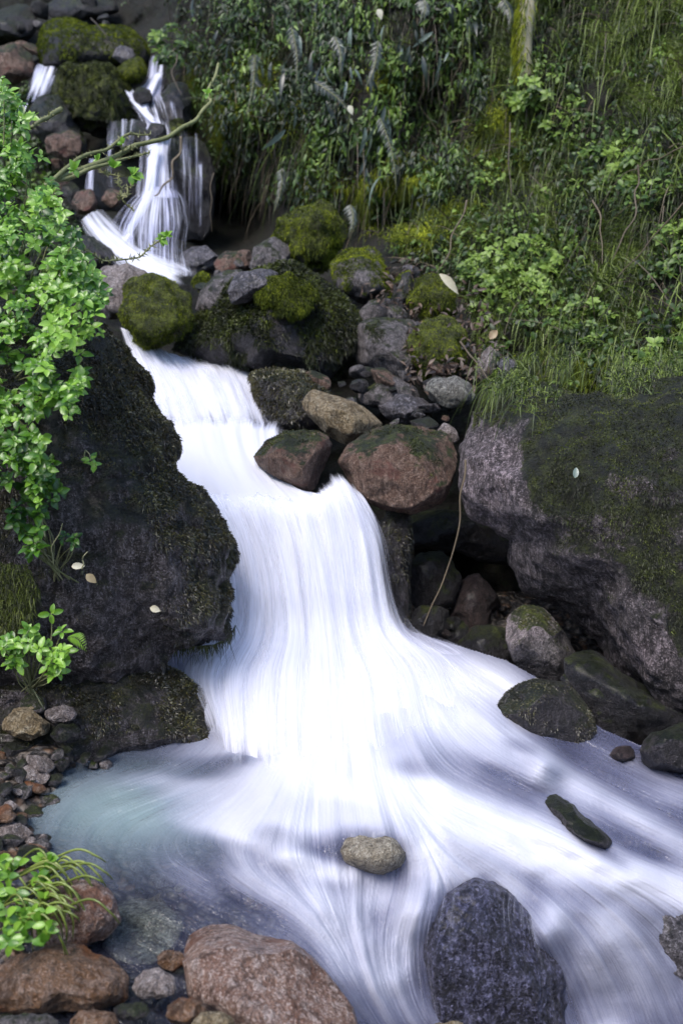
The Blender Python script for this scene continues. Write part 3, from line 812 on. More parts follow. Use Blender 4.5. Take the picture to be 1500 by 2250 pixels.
small = [(70, 1705, 38, 31, 2.55, 'pale_pink', 'smooth pale pink stone at the left pool edge'),
         (340, 2165, 52, 34, 1.87, 'pale_pink', 'small pale pink stone beside the rust-brown rock'),
         (412, 2222, 44, 38, 1.79, 'brown', 'small orange-brown stone left of the speckled boulder base'),
         (205, 2248, 55, 28, 1.77, 'brown', 'flat orange stone under the rust-brown rock'),
         (290, 2222, 40, 22, 1.80, 'dark_wet', 'small dark stone below the small pale pink stone'),
         (60, 1790, 45, 26, 2.46, 'grey', 'rough grey stone at the left waterline'),
         (8, 1778, 26, 20, 2.43, 'brown', 'orange stone at the far left waterline'),
         (25, 1832, 48, 26, 2.34, 'pale_pink', 'flat whitish pink stone at the far left'),
         (105, 1765, 32, 22, 2.50, 'grey', 'brown-grey stone beside the rough grey stone'),
         (80, 1880, 40, 24, 2.28, 'brown', 'brown stone just above the water plants'),
         (60, 1590, 55, 36, 2.65, 'tan', 'yellow-brown angular stone in the left bank'),
         (75, 1548, 32, 24, 2.69, 'grey', 'grey stone above the yellow-brown angular stone'),
         (135, 1570, 34, 20, 2.67, 'pale_pink', 'whitish stone in the left bank'),
         (145, 1610, 34, 22, 2.63, 'dark_wet', 'dark stone below the whitish bank stone'),
         (20, 1660, 36, 24, 2.66, 'grey', 'grey pebble above the smooth pale pink stone'),
         (470, 2248, 50, 26, 1.76, 'tan', 'tan pebble against the speckled boulder base'),
         (375, 2110, 32, 24, 1.98, 'brown', 'brown pebble in the gap left of the speckled boulder'),
         (60, 2248, 70, 22, 1.72, 'grey', 'dark grey flat stone along the bottom left corner'),
         (110, 2120, 30, 18, 1.93, 'grey', 'grey chip lying behind the rust-brown rock'),
         (985, 2290, 60, 50, 2.06, 'tan', 'tan stone under the water at the bottom edge')]
for cx, cy_, rx, ry, d, m, lab in small:
    rock('stone', ell(cx, cy_, rx, ry, 0, 9), d, m, lab, 'stone', sub=5, lump=.15, tilt=.35, facets=16, power=.75)
# upper cascade stones
rock('mossy_boulder', [(118, 215), (125, 165), (175, 138), (225, 148), (262, 180), (295, 235), (290, 275), (250, 300), (200, 290), (150, 262)], 6.3, 'mossy', 'olive mossy boulder in the middle of the upper cascade', lump=.3, T=.3, sub=6, moss=.6, moss_n=12000, moss_len=.02, moss_mat='moss_dark')
rock('boulder', [(80, 110), (95, 60), (140, 42), (210, 55), (280, 62), (318, 100), (322, 140), (240, 150), (160, 150), (95, 145)], 6.9, 'black', 'wide black wet boulder above the olive mossy boulder', T=.35, sub=6, moss=.62, moss_n=14000, moss_len=.02)
rock('mossy_rock', [(248, 160), (275, 135), (305, 130), (322, 152), (310, 178), (265, 180)], 6.4, 'mossy', 'small green mossy rock right of the olive boulder', 'rock', lump=.3, T=.1, moss=.9, moss_n=3000)
rock('rock', [(62, 245), (85, 212), (130, 212), (165, 260), (195, 310), (180, 350), (120, 330), (75, 290)], 6.2, 'dark_wet', 'dark wet rock lower left of the olive boulder', 'rock', T=.2, moss=.4, moss_n=2000, moss_mat='moss_dark')
rock('rock', ell(140, 318, 42, 32), 5.9, 'pink_moss', 'pale rock half hidden by the branch', 'rock', T=.1)
rock('rock', [(235, 300), (250, 268), (300, 262), (335, 285), (335, 330), (280, 345), (240, 335)], 6.0, 'dark_wet', 'dark dripping rock beside the upper fall', 'rock', T=.15)
rock('rock', [(270, 345), (330, 315), (395, 290), (450, 320), (475, 420), (450, 540), (330, 500), (220, 450), (200, 370)], 6.1, 'black', 'black wet rock face behind the upper fall', 'rock', T=.2, lump=.12)
rock('rock', [(-60, 175), (-20, 110), (30, 95), (75, 125), (70, 165), (20, 185)], 6.8, 'pink_moss', 'pinkish rock at the far left of the upper cascade', 'rock', T=.2)
rock('rock', [(-80, 90), (-20, 20), (60, 10), (85, 50), (60, 95), (0, 105)], 7.4, 'dark_wet', 'big dark ledge filling the top left corner', 'rock', T=.3)
rock('rock', [(95, 20), (150, -20), (240, -10), (260, 25), (190, 42), (120, 42)], 7.5, 'black', 'dark ledge at the top edge above the wide black boulder', 'rock', T=.25)
rock('rock', [(70, 200), (100, 170), (130, 180), (125, 215), (90, 225)], 6.7, 'dark_wet', 'small dark rock under the left cascade thread', 'rock', T=.1, sub=4)
rock('rock', [(158, 450), (170, 420), (200, 415), (215, 445), (200, 470), (168, 472)], 5.5, 'pink_moss', 'dull pink rock left of the splash dome', 'rock', T=.1, sub=4)
rock('rock', [(222, 440), (235, 412), (262, 420), (268, 445), (245, 458)], 5.6, 'pink_moss', 'dark red rock above the splash dome', 'rock', T=.08, sub=4)
rock('rock', [(150, 545), (185, 515), (235, 535), (262, 575), (235, 592), (175, 580)], 4.95, 'dark_wet', 'black wedge of rock below the upper splash', 'rock', T=.12)
rock('rock', [(245, 125), (262, 100), (290, 105), (298, 130), (270, 140)], 6.55, 'violet', 'shiny wet stone under the wide black boulder', 'rock', T=.07, sub=4)
rock('rock', [(340, 230), (375, 180), (410, 190), (430, 280), (400, 310), (365, 290)], 6.35, 'dark_wet', 'dark rock right of the upper cascade', 'rock', T=.2)

SHAPES = []
for k in range(8):
    r_ = np.random.default_rng(400 + k)
    v, f = ico(3); v = v.copy()
    for _ in range(14):
        n = norm(r_.normal(size=3)); e = v @ n - r_.uniform(.5, .85); v = v - np.where(e > 0, e * .95, 0)[:, None] * n
    v = v * r_.uniform([.8, .6, .45], [1.1, .9, .75]); v = v * (1 + .1 * fbm(v * 2.5 + k * 9, 3, 40 + k))[:, None]
    SHAPES.append((v, f))


def scatter(poly, n, depthfn, size, mats, label, group, lift=.0):
    q = in_poly(poly, n); d = depthfn(q[:, 0], q[:, 1])
    for i in range(n):
        m = mats[i % len(mats)]; k = int(rng.integers(8))
        key = (k, m)
        if key not in MESHES:
            o = build('stone', SHAPES[k][0], SHAPES[k][1], M[m], origin=np.zeros(3)); MESHES[key] = o.data
        else:
            o = bpy.data.objects.new('stone', MESHES[key]); COL.objects.link(o)
        o.location = P(q[i, 0], q[i, 1], d[i] - lift)
        o.rotation_euler = rng.uniform(-.5, .5, 3) + np.array([0, 0, rng.uniform(0, 6.28)])
        s_ = size[0] + (size[1] - size[0]) * rng.random() ** 2
        o.scale = (s_, s_ * rng.uniform(.8, 1.1), s_ * rng.uniform(.7, 1.1))
        tag(o, label, 'stone', group)


MESHES = {}
scatter([(760, 640), (880, 560), (960, 600), (1060, 700), (1120, 820), (1060, 880), (960, 940), (840, 940), (720, 900), (620, 880), (640, 820), (780, 830), (860, 700)], 50, lambda x, y: np.interp(y, [560, 700, 830, 940], [4.75, 4.3, 3.98, 3.72]), (.025, .08), ['dark_wet', 'grey', 'pink_moss', 'dark_wet', 'violet'],
        'small wedged stone in the rubble between the right-hand boulders', 'rubble stones between the right-hand boulders')
scatter([(420, 600), (560, 540), (620, 600), (440, 700)], 13, lambda x, y: np.interp(y, [540, 700], [4.95, 4.5]), (.025, .06), ['grey', 'pink_moss', 'dark_wet'], 'small stone at the foot of the upper fall', 'small stones at the foot of the upper fall')
scatter([(-20, 1640), (100, 1650), (160, 1670), (130, 1700), (110, 1760), (90, 1880), (-30, 1900)], 39, bed_depth, (.02, .05), ['grey', 'dark_wet', 'pale_pink', 'brown', 'dark_wet'], 'small wet stone in the gravel of the left bank', 'small wet stones on the left bank', .02)
scatter([(-20, 2060), (400, 2080), (420, 2250), (-20, 2260)], 50, bed_depth, (.015, .04), ['brown', 'grey', 'pale_pink', 'dark_wet'], 'small stone among the lower left foreground rocks', 'small stones in the lower left shallows', .01)
scatter([(120, 1640), (500, 1650), (480, 1690), (130, 1700)], 20, bed_depth, (.02, .04), ['grey', 'dark_wet', 'pale_pink'], 'small stone at the waterline under the left wall', 'stones along the foot of the left wall', .09)
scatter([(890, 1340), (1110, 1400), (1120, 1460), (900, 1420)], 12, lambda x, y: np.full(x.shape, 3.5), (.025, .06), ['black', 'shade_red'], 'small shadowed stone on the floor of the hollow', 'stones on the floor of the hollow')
scatter([(1280, 1620), (1520, 1620), (1520, 1720), (1340, 1690)], 14, bed_depth, (.025, .06), ['dark_wet', 'shade_red', 'black'], 'small stone on the right shore under the giant boulder', 'stones on the right shore', .02)
scatter([(-20, 60), (200, -20), (330, 60), (330, 200), (100, 420), (220, 470), (60, 330)], 33, lambda x, y: np.interp(y, [0, 200, 450], [7.4, 6.6, 5.8]), (.05, .14), ['dark_wet', 'black', 'pink_moss', 'grey'], 'small wet stone between the upper cascade boulders', 'small stones of the upper cascade')

scatter([(120, 1880), (330, 1870), (420, 1960), (400, 2080), (280, 2100), (120, 1950)], 33, bed_depth, (.015, .045), ['tan', 'brown', 'grey', 'pink_moss', 'pale_pink'], 'small stone on the bed of the clear shallows', 'small stones on the bed of the clear shallows', .0)

# ------------------------------------------------------------------ water
M['fall'] = fall_material('falling_water', 1.0, 1.0, 0, soft=1.5, streak=.08, thin_k=.7)
M['lace'] = fall_material('lacy_water', 3.0, 1.0, 5.5, soft=1.0, streak=.5)
M['haze_veil'] = fall_material('white_spray_veil', 1.2, 1.0, 6.6, soft=1.9, streak=.1, thin_k=.15)
M['veil'] = fall_material('falling_water_veil', 1.5, 1.3, 4.2)
M['mist'] = fall_material('soft_water_veil', 1.6, 1.0, 2.7, soft=1.7, streak=.4)
M['film'] = fall_material('water_film', 4.0, 1.0, 9.1, soft=1.6, streak=.5)
M['stream'] = stream_material()


def sheet(name, rows, mat, ku=14, kv=20, lumps=.012, off=0.0, dens=1.0, edge=.12, wscale=1.0, seed=0, f0=0.0, f1=0.0):
    """a sheet of moving water through cross sections (px, py, depth, amount of foam)"""
    a = np.array(rows, float)
    a = crspline(a, kv)
    a = crspline(a.transpose(1, 0, 2), ku).transpose(1, 0, 2)
    nv, nu = a.shape[:2]
    p = P(a[..., 0], a[..., 1], a[..., 2] - off)
    w = np.linalg.norm(np.diff(p, axis=1), axis=-1).sum(1).mean()
    L = np.linalg.norm(np.diff(p, axis=0), axis=-1).sum(0).mean()
    u = np.linspace(0, 1, nu)[None].repeat(nv, 0); v = np.linspace(0, 1, nv)[:, None].repeat(nu, 1)
    uv = np.stack([u * w * wscale, v * L], -1)
    q = np.stack([u * w * 22, v * L * 1.8, np.full_like(u, seed * 7.7)], -1)
    nrm = norm(np.cross(np.gradient(p, axis=1), np.gradient(p, axis=0)))
    s = np.sign((nrm * (EYE - p)).sum(-1, keepdims=True))
    p = p + nrm * s * (lumps * fbm(q, 3, 50 + seed))[..., None] * 1.0
    e = np.clip(np.minimum(u, 1 - u) / edge, 0, 1)
    e = e * e * (3 - 2 * e)
    if f0: e = e * np.clip(v / f0, 0, 1)
    if f1: e = e * np.clip((1 - v) / f1, 0, 1)
    dn = np.clip(a[..., 3], 0, 1) * e * dens
    tag_o = build(name, p.reshape(-1, 3), grid_faces(nv, nu), mat, attrs={'dens': dn.ravel()}, uv=uv.reshape(-1, 2), origin=np.zeros(3))
    return tag(tag_o, kind='structure')


chute = [[(250, 715, 4.34, 1), (300, 735, 4.34, 1), (370, 775, 4.36, .9), (450, 790, 4.38, .7), (530, 800, 4.4, .5), (575, 830, 4.38, 0)],
         [(270, 790, 4.16, 1), (340, 805, 4.16, 1), (405, 812, 4.2, .72), (480, 815, 4.2, .66), (545, 828, 4.22, .6), (590, 850, 4.22, .0)],
         [(300, 870, 3.98, 1), (375, 880, 3.98, 1), (440, 880, 4.0, .78), (510, 880, 4.0, .75), (570, 885, 4.02, .6), (610, 895, 4.05, .0)],
         [(335, 985, 3.77, 1), (415, 990, 3.77, 1), (475, 990, 3.76, 1), (545, 985, 3.76, 1), (600, 975, 3.78, .9), (640, 960, 3.82, .2)]]
sheet('waterfall', chute, M['fall'], seed=1, f1=.3)
sheet('waterfall', chute, M['haze_veil'], off=.035, dens=.45, seed=2, f1=.35)
run = [[(310, 900, 3.90, 0), (400, 905, 3.88, .7), (475, 905, 3.87, .8), (545, 905, 3.87, .8), (600, 912, 3.88, .5), (650, 925, 3.88, 0)],
       [(330, 960, 3.76, 1), (410, 955, 3.75, 1), (480, 952, 3.75, 1), (545, 955, 3.75, 1), (590, 958, 3.76, .8), (640, 955, 3.82, 0)],
       [(340, 1030, 3.62, 1), (430, 1025, 3.6, 1), (500, 1020, 3.58, 1), (560, 1025, 3.55, 1), (610, 1045, 3.5, .9), (650, 1060, 3.5, .4)],
       [(370, 1090, 3.5, 1), (460, 1085, 3.46, 1), (530, 1080, 3.42, 1), (600, 1085, 3.38, 1), (665, 1098, 3.35, 1), (700, 1085, 3.38, 1)],
       [(400, 1150, 3.36, 1), (480, 1145, 3.34, 1), (550, 1140, 3.31, 1), (620, 1145, 3.29, 1), (690, 1145, 3.28, 1), (730, 1140, 3.3, .3)]]
sheet('waterfall', run, M['fall'], seed=3, edge=.02, f0=.22, f1=.2)
fall = [[(380, 1070, 3.52, .9), (470, 1075, 3.46, 1), (550, 1075, 3.42, 1), (620, 1090, 3.37, 1), (680, 1088, 3.37, 1), (722, 1036, 3.46, 1), (762, 1050, 3.46, .9), (800, 1090, 3.46, .0)],
        [(420, 1120, 3.40, 1), (495, 1120, 3.36, 1), (565, 1115, 3.33, 1), (635, 1120, 3.30, 1), (700, 1108, 3.30, 1), (755, 1088, 3.34, 1), (800, 1110, 3.38, .8), (838, 1150, 3.42, 0)],
        [(455, 1190, 3.31, 1), (525, 1190, 3.28, 1), (590, 1190, 3.26, 1), (655, 1190, 3.24, 1), (718, 1185, 3.25, 1), (785, 1180, 3.28, .92), (832, 1185, 3.33, .6), (862, 1200, 3.38, 0)],
        [(470, 1290, 3.26, 1), (545, 1290, 3.22, 1), (610, 1290, 3.20, 1), (670, 1290, 3.19, 1), (735, 1290, 3.20, .97), (800, 1290, 3.22, .85), (850, 1290, 3.28, .5), (880, 1300, 3.33, 0)],
        [(465, 1390, 3.2, 1), (540, 1390, 3.17, 1), (615, 1390, 3.15, 1), (680, 1390, 3.14, 1), (750, 1390, 3.14, 1), (820, 1390, 3.17, .9), (880, 1385, 3.22, .6), (930, 1380, 3.3, 0)],
        [(400, 1470, 3.06, .9), (500, 1480, 3.00, 1), (590, 1485, 2.96, 1), (680, 1490, 2.94, 1), (770, 1490, 2.94, 1), (870, 1480, 2.98, 1), (960, 1455, 3.12, .8), (1040, 1420, 3.28, 0)],
        [(440, 1570, 2.88, .5), (510, 1600, 2.79, .8), (590, 1620, 2.73, .9), (680, 1630, 2.71, .9), (780, 1630, 2.71, .9), (900, 1600, 2.78, .8), (1010, 1550, 2.90, .6), (1110, 1490, 3.12, 0)],
        [(470, 1650, 2.80, 0), (520, 1700, 2.70, .0), (600, 1740, 2.62, 0), (700, 1750, 2.6, 0), (820, 1750, 2.6, 0), (930, 1710, 2.66, 0), (1060, 1650, 2.78, 0), (1160, 1570, 2.96, 0)]]
sheet('waterfall', fall, M['fall'], seed=4, lumps=.02, edge=.015, f0=.1)
sheet('waterfall', fall, M['haze_veil'], seed=5, off=.05, dens=.5, lumps=.02, edge=.04, f0=.15)
# upper cascade
up1 = [[(322, 120, 6.75, .2), (348, 128, 6.75, .8), (372, 140, 6.75, .3)], [(310, 175, 6.5, .4), (340, 180, 6.5, .9), (372, 185, 6.5, .4)],
       [(268, 205, 6.3, .4), (325, 210, 6.28, .8), (380, 218, 6.3, .5)], [(285, 255, 6.15, .6), (338, 258, 6.1, .7), (395, 262, 6.15, .4)],
       [(298, 285, 6.0, .5), (345, 290, 5.95, .85), (400, 290, 6.0, .4)], [(292, 340, 5.8, .4), (345, 340, 5.75, .9), (398, 340, 5.8, .4)],
       [(280, 430, 5.6, .5), (342, 435, 5.55, 1), (410, 432, 5.6, .5)]]
sheet('waterfall', up1, M['lace'], seed=6, dens=.64, edge=.3, wscale=.7)
up2 = [[(255, 190, 6.4, .5), (280, 188, 6.4, .9), (300, 200, 6.4, .4)], [(280, 225, 6.25, .4), (300, 235, 6.22, .8), (325, 235, 6.22, .4)], [(310, 262, 6.1, .5), (335, 268, 6.1, .9), (360, 262, 6.1, .3)]]
sheet('waterfall', up2, M['lace'], seed=7, dens=.65, edge=.25, wscale=.7)
dome = [[(315, 418, 5.5, .3), (330, 412, 5.48, .7), (355, 412, 5.48, .8), (385, 415, 5.5, .6), (405, 422, 5.52, .3)],
        [(262, 448, 5.40, .5), (300, 438, 5.35, .8), (352, 432, 5.32, .85), (400, 436, 5.38, .5), (432, 450, 5.45, .25)],
        [(215, 478, 5.30, .7), (270, 490, 5.20, .8), (350, 488, 5.15, .8), (410, 490, 5.2, .5), (450, 500, 5.35, .2)],
        [(185, 505, 5.25, .8), (265, 535, 5.08, .75), (350, 545, 5.05, .75), (405, 545, 5.1, .5), (460, 550, 5.25, .2)],
        [(200, 545, 5.1, .9), (275, 580, 4.98, 1), (350, 600, 4.95, .95), (415, 605, 4.98, .6), (470, 590, 5.1, .2)]]
sheet('waterfall', dome, M['lace'], seed=8, dens=.60, edge=.35, wscale=1.2)
foam = [[(160, 500, 5.18, .1), (195, 472, 5.26, .7), (250, 450, 5.36, .3)], [(175, 535, 5.06, .3), (225, 510, 5.10, .95), (300, 490, 5.16, .3)], [(210, 580, 4.96, .3), (270, 550, 4.98, 1), (350, 530, 5.04, .4)],
        [(255, 615, 4.84, .3), (325, 582, 4.86, 1), (410, 555, 4.96, .4)], [(320, 640, 4.74, .3), (375, 603, 4.80, 1), (450, 575, 4.88, .4)], [(380, 655, 4.7, .0), (430, 632, 4.73, .5), (490, 600, 4.80, .0)]]
sheet('waterfall', foam, M['haze_veil'], seed=9, edge=.45, dens=.7, f1=.2)
left = [[(172, 132, 7.0, .2), (205, 140, 7.0, .9), (240, 142, 7.0, .3)], [(168, 170, 6.85, .5), (200, 172, 6.82, 1), (232, 175, 6.85, .4)], [(155, 215, 6.7, .2), (190, 218, 6.68, .5), (225, 215, 6.7, .2)]]
left = [[(x - 100 - (i * 6), y + 5, d - .3, a) for (x, y, d, a) in r] for i, r in enumerate(left)]
sheet('waterfall', left, M['lace'], seed=10, dens=.66, edge=.2)
thin1 = [[(193, 350, 5.8, .1), (203, 350, 5.8, .45), (214, 350, 5.8, .1)], [(183, 410, 5.7, .2), (198, 410, 5.7, .5), (210, 410, 5.7, .2)], [(180, 470, 5.5, .3), (196, 470, 5.5, .7), (215, 470, 5.5, .2)]]
sheet('waterfall', thin1, M['lace'], seed=11, edge=.3)
curt = [[(385, 290, 5.85, .15), (415, 290, 5.85, .22), (450, 300, 5.85, .1)], [(385, 370, 5.75, .18), (418, 370, 5.75, .28), (450, 380, 5.75, .15)], [(385, 480, 5.6, .1), (420, 480, 5.6, .2), (455, 480, 5.6, .1)]]
sheet('waterfall', curt, M['lace'], seed=12, edge=.2)
gl = [[(228, 275, 5.85, .1), (250, 268, 5.85, .4), (280, 262, 5.85, .5), (320, 262, 5.85, .5)], [(225, 320, 5.75, .1), (250, 320, 5.75, .4), (275, 330, 5.75, .35), (300, 330, 5.75, .2)]]
sheet('waterfall', gl, M['lace'], seed=13, dens=.66, edge=.2)
for k, (pts, w_, dn_) in enumerate([([(352, 150, 6.6), (330, 200, 6.3), (318, 240, 6.15), (345, 275, 6.0)], 16, .8), ([(270, 195, 6.35), (296, 225, 6.2), (330, 262, 6.05), (372, 300, 5.9)], 14, .85),
                                    ([(375, 215, 6.2), (385, 260, 6.1), (400, 330, 5.8), (405, 420, 5.6)], 12, .35), ([(440, 350, 5.75), (442, 420, 5.6), (440, 520, 5.4)], 8, .4), ([(245, 300, 5.8), (240, 360, 5.7), (245, 430, 5.5)], 10, .35),
                                    ([(345, 300, 5.75), (335, 360, 5.65), (325, 430, 5.5), (290, 500, 5.2), (255, 560, 5.0)], 26, .7)]):
    sheet('waterfall', [[(x - w_, y, d_, .2), (x, y, d_ - .02, dn_), (x + w_, y, d_, .2)] for x, y, d_ in pts], M['lace'], seed=30 + k, edge=.4, f0=.1, f1=.15)
seep = [[(20, 235, 6.5, .2), (45, 228, 6.5, .6), (70, 225, 6.5, .2)], [(0, 265, 6.3, .3), (25, 268, 6.3, .8), (55, 262, 6.3, .3)]]
sheet('waterfall', seep, M['lace'], seed=14, edge=.25)

# the stream below the fall: surface with foam carried along the current
SX = np.arange(-160, 1700, 2.2); SY = np.arange(1340, 2460, 2.2)
xs, ys = np.meshgrid(SX, SY)
ST = [  # foam amount strokes: x, y, rx, ry, angle, value
    (700, 1480, 330, 110, 0, 1), (690, 1600, 260, 120, 0, 1), (680, 1720, 290, 80, 0, 1), (860, 1740, 240, 60, 20, 1),
    (1060, 1500, 130, 60, 20, .95), (1000, 1590, 150, 60, 25, .92), (1120, 1600, 60, 25, 50, .6), (1110, 1640, 120, 40, 30, .85),
    (450, 1740, 140, 55, 10, .85), (400, 1790, 80, 30, 20, .75), (340, 1770, 40, 20, 0, .5), (500, 1810, 110, 50, 25, .9), (660, 1800, 140, 45, 0, .92),
    (1000, 1800, 220, 60, 24, 1), (1200, 1860, 220, 62, 24, 1), (1400, 1930, 220, 50, 20, .97), (1560, 1970, 150, 45, 15, .9), (950, 1880, 110, 60, 30, .95),
    (605, 1838, 55, 26, 10, .6), (825, 1874, 66, 40, 10, .26), (560, 1655, 70, 30, 0, .97), (770, 1790, 100, 25, 10, .9), (740, 1920, 80, 24, 10, .9), (640, 1890, 70, 30, 20, .9),
    (490, 1885, 70, 28, 35, .12), (530, 1875, 40, 20, 30, .35),
    (600, 1945, 90, 35, 35, .7), (700, 1985, 90, 45, 45, .75), (760, 2060, 60, 80, 10, .62), (820, 1970, 70, 40, 0, .7),
    (720, 2060, 110, 90, 40, .66), (560, 1960, 90, 30, 35, .6), (250, 1790, 150, 60, -10, .08), (340, 1850, 120, 50, 20, .14), (430, 1940, 80, 30, 30, .38), (330, 2010, 90, 50, 20, .04), (580, 2010, 90, 28, 32, .16), (680, 2090, 70, 28, 50, .2),
    (820, 2150, 50, 90, -20, .55), (900, 2030, 45, 100, 15, .85), (870, 2140, 45, 80, 0, .72), (900, 2230, 60, 60, -30, .5), (760, 2210, 50, 60, -30, .3), (960, 2300, 60, 50, -40, .5),
    (1010, 1925, 90, 22, -20, .8), (1120, 1950, 60, 30, 40, .9), (1210, 2030, 60, 60, 50, .85), (1290, 2130, 60, 90, -30, .6), (1340, 2040, 70, 60, 45, .72),
    (1450, 2060, 100, 60, 40, .4), (1060, 2100, 110, 150, -20, .15), (1250, 1760, 100, 18, 38, .25), (1390, 2160, 60, 90, -30, .55), (1480, 2180, 60, 90, -30, .42), (1330, 2250, 60, 80, -20, .6), (1230, 2180, 18, 110, -20, .35),
    (935, 1685, 60, 22, 5, .5), (1030, 1695, 40, 18, 10, .5), (1105, 1708, 80, 18, 14, .3), (1195, 1690, 48, 38, 40, .95), (1270, 1730, 90, 34, 32, .8), (1380, 1790, 110, 30, 30, .62), (1490, 1850, 90, 30, 30, .6),
    (1320, 1850, 60, 14, 38, .75), (1165, 1665, 80, 16, 20, .8), (1230, 1790, 60, 26, 35, .55), (1290, 1835, 90, 20, 38, .12), (1400, 1858, 70, 20, 25, .2), (1470, 1740, 130, 40, 25, .34), (1350, 1680, 90, 24, 25, .2), (1150, 1640, 40, 14, 20, .5),
    (1010, 1400, 90, 26, 10, .5), (520, 1668, 60, 16, -5, .5), (300, 1680, 150, 22, 0, .1), (430, 1690, 70, 22, 0, .28)]
dens = np.full(xs.shape, .08)
for x, y, rx, ry, an, val in ST:
    a = radians(an); dx, dy = xs - x, ys - y
    u = (dx * cos(a) + dy * sin(a)) / rx; v = (-dx * sin(a) + dy * cos(a)) / ry
    w = np.exp(-(u * u + v * v) ** 1.3 * .9)
    dens = dens * (1 - w) + val * w
FL = np.array([(700, 1400, 0, 1), (600, 1550, -.1, 1), (800, 1550, .1, 1), (500, 1620, -.4, 1), (450, 1720, -1, .35), (380, 1790, -1, .45), (600, 1720, -.5, .8), (550, 1830, -.6, .8), (700, 1780, 0, 1),
               (250, 1750, -1, .25), (150, 1850, -.4, 1), (250, 1950, .7, .7), (420, 1900, .9, .5), (520, 1900, .6, .8), (600, 1960, 1, .55), (660, 2060, 1, .7), (740, 2160, .7, 1), (830, 1870, .05, 1), (760, 1980, .1, 1),
               (950, 1600, .4, .9), (1050, 1480, .9, .45), (1150, 1560, .7, .7), (1080, 1650, .8, .55), (1000, 1750, 1, .42), (1200, 1850, 1, .45), (1400, 1920, 1, .38), (1600, 1970, 1, .3), (1250, 1730, 1, .5), (1350, 1780, 1, .55), (1500, 1850, 1, .5),
               (1480, 1720, 1, .4), (1150, 1960, .8, .7), (1230, 2060, .55, .9), (1330, 2120, .55, 1), (1450, 2050, .7, .8), (1480, 2200, .4, 1), (1300, 2260, .3, 1), (1010, 1920, .5, .4), (930, 2000, -.35, 1), (880, 2080, -.1, 1), (880, 2180, .3, 1), (970, 2280, .7, .9),
               (850, 1980, -.3, 1), (300, 2200, .8, .4), (0, 2000, .5, .8)])
flow = rbf(FL[:, :2], FL[:, 2:])(xs, ys)
flow /= np.maximum(np.linalg.norm(flow, axis=-1, keepdims=True), 1e-6)
H_, W_ = xs.shape


def blur(a, k):
    for ax in (0, 1):
        c = np.cumsum(np.concatenate([np.repeat(np.take(a, [0], ax), k + 1, ax), a, np.repeat(np.take(a, [-1], ax), k, ax)], ax), ax)
        n = a.shape[ax]
        a = (np.take(c, np.arange(2 * k + 1, 2 * k + 1 + n), ax) - np.take(c, np.arange(0, n), ax)) / (2 * k + 1)
    return a


def lic(src, steps, gain=.2):
    acc = src.copy(); cnt = 1
    jj, ii = np.meshgrid(np.arange(W_, dtype=float), np.arange(H_, dtype=float))
    for sgn in (1, -1):
        x, y = jj.copy(), ii.copy()
        for _ in range(steps):
            xi = np.clip(x.astype(int), 0, W_ - 1); yi = np.clip(y.astype(int), 0, H_ - 1)
            x += sgn * flow[yi, xi, 0]; y += sgn * flow[yi, xi, 1]
            xi = np.clip(np.rint(x).astype(int), 0, W_ - 1); yi = np.clip(np.rint(y).astype(int), 0, H_ - 1)
            acc += src[yi, xi]; cnt += 1
    acc /= cnt
    acc = (acc - acc.mean()) / acc.std()
    return np.clip(.5 + acc * gain, 0, 1)


fine = lic(rng.random((H_, W_)), 34, .11)
broad = lic(blur(blur(rng.random((H_, W_)), 5), 3), 60, .13)
clump = lic(blur(blur(rng.random((H_, W_)), 12), 12), 40, .2)
bubbly = clump - .5
dens = np.clip(dens + bubbly * 1.1 * dens * (1.1 - dens), 0, 1)
MILKCUT = []
wz = water_z(xs, ys) + (fine - .5) * .004 + (broad - .5) * .02 + .012 * dens
wz = wz + .02 * fbm(np.stack([xs / 120, ys / 80, xs * 0], -1), 2, 61) * (.3 + .5 * dens)
for x, y, rx, ry in ((825, 1872, 70, 45), (600, 1838, 60, 30), (1450, 2060, 90, 90), (1330, 2110, 60, 60)):
    MILKCUT.append((x, y, rx, ry))
for x, y, r, h in ((1190, 1680, 45, .05), (930, 1660, 60, .03), (930, 2000, 60, .05), (1200, 2060, 50, .04)):
    wz = wz + h * np.exp(-((xs - x) ** 2 + (ys - y) ** 2) / r ** 2)
milk = .12 + .50 * np.exp(-((xs - 280) / 230) ** 2 - ((ys - 1780) / 100) ** 2) - .12 * np.clip((450 - xs) / 120, 0, 1) * np.clip((ys - 1900) / 120, 0, 1) + .16 * (xs > 500) * np.clip((xs - 500) / 200, 0, 1)
shore = np.interp(xs, [-200, 860, 900, 1110, 1200, 1320, 1400, 1520, 1700], [1340, 1340, 1385, 1450, 1500, 1600, 1635, 1640, 1640])
keepf = (ys > shore)[:-1, :-1].ravel()
for x, y, rx, ry in MILKCUT:
    milk = milk * (1 - .9 * np.exp(-((xs - x) / rx) ** 2 - ((ys - y) / ry) ** 2))
o = build('stream_water', P(xs, ys, depth_at_z(xs, ys, wz)).reshape(-1, 3), grid_faces(H_, W_)[keepf], M['stream'], origin=np.zeros(3),
          attrs={'dens': dens.ravel(), 'fine': fine.ravel(), 'broad': broad.ravel(), 'milk': np.clip(milk, 0, .6).ravel(), 'teal': np.clip(1.25 - np.hypot((xs - 260) / 330, (ys - 1780) / 170), 0, 1).ravel()})
tag(o, kind='structure')

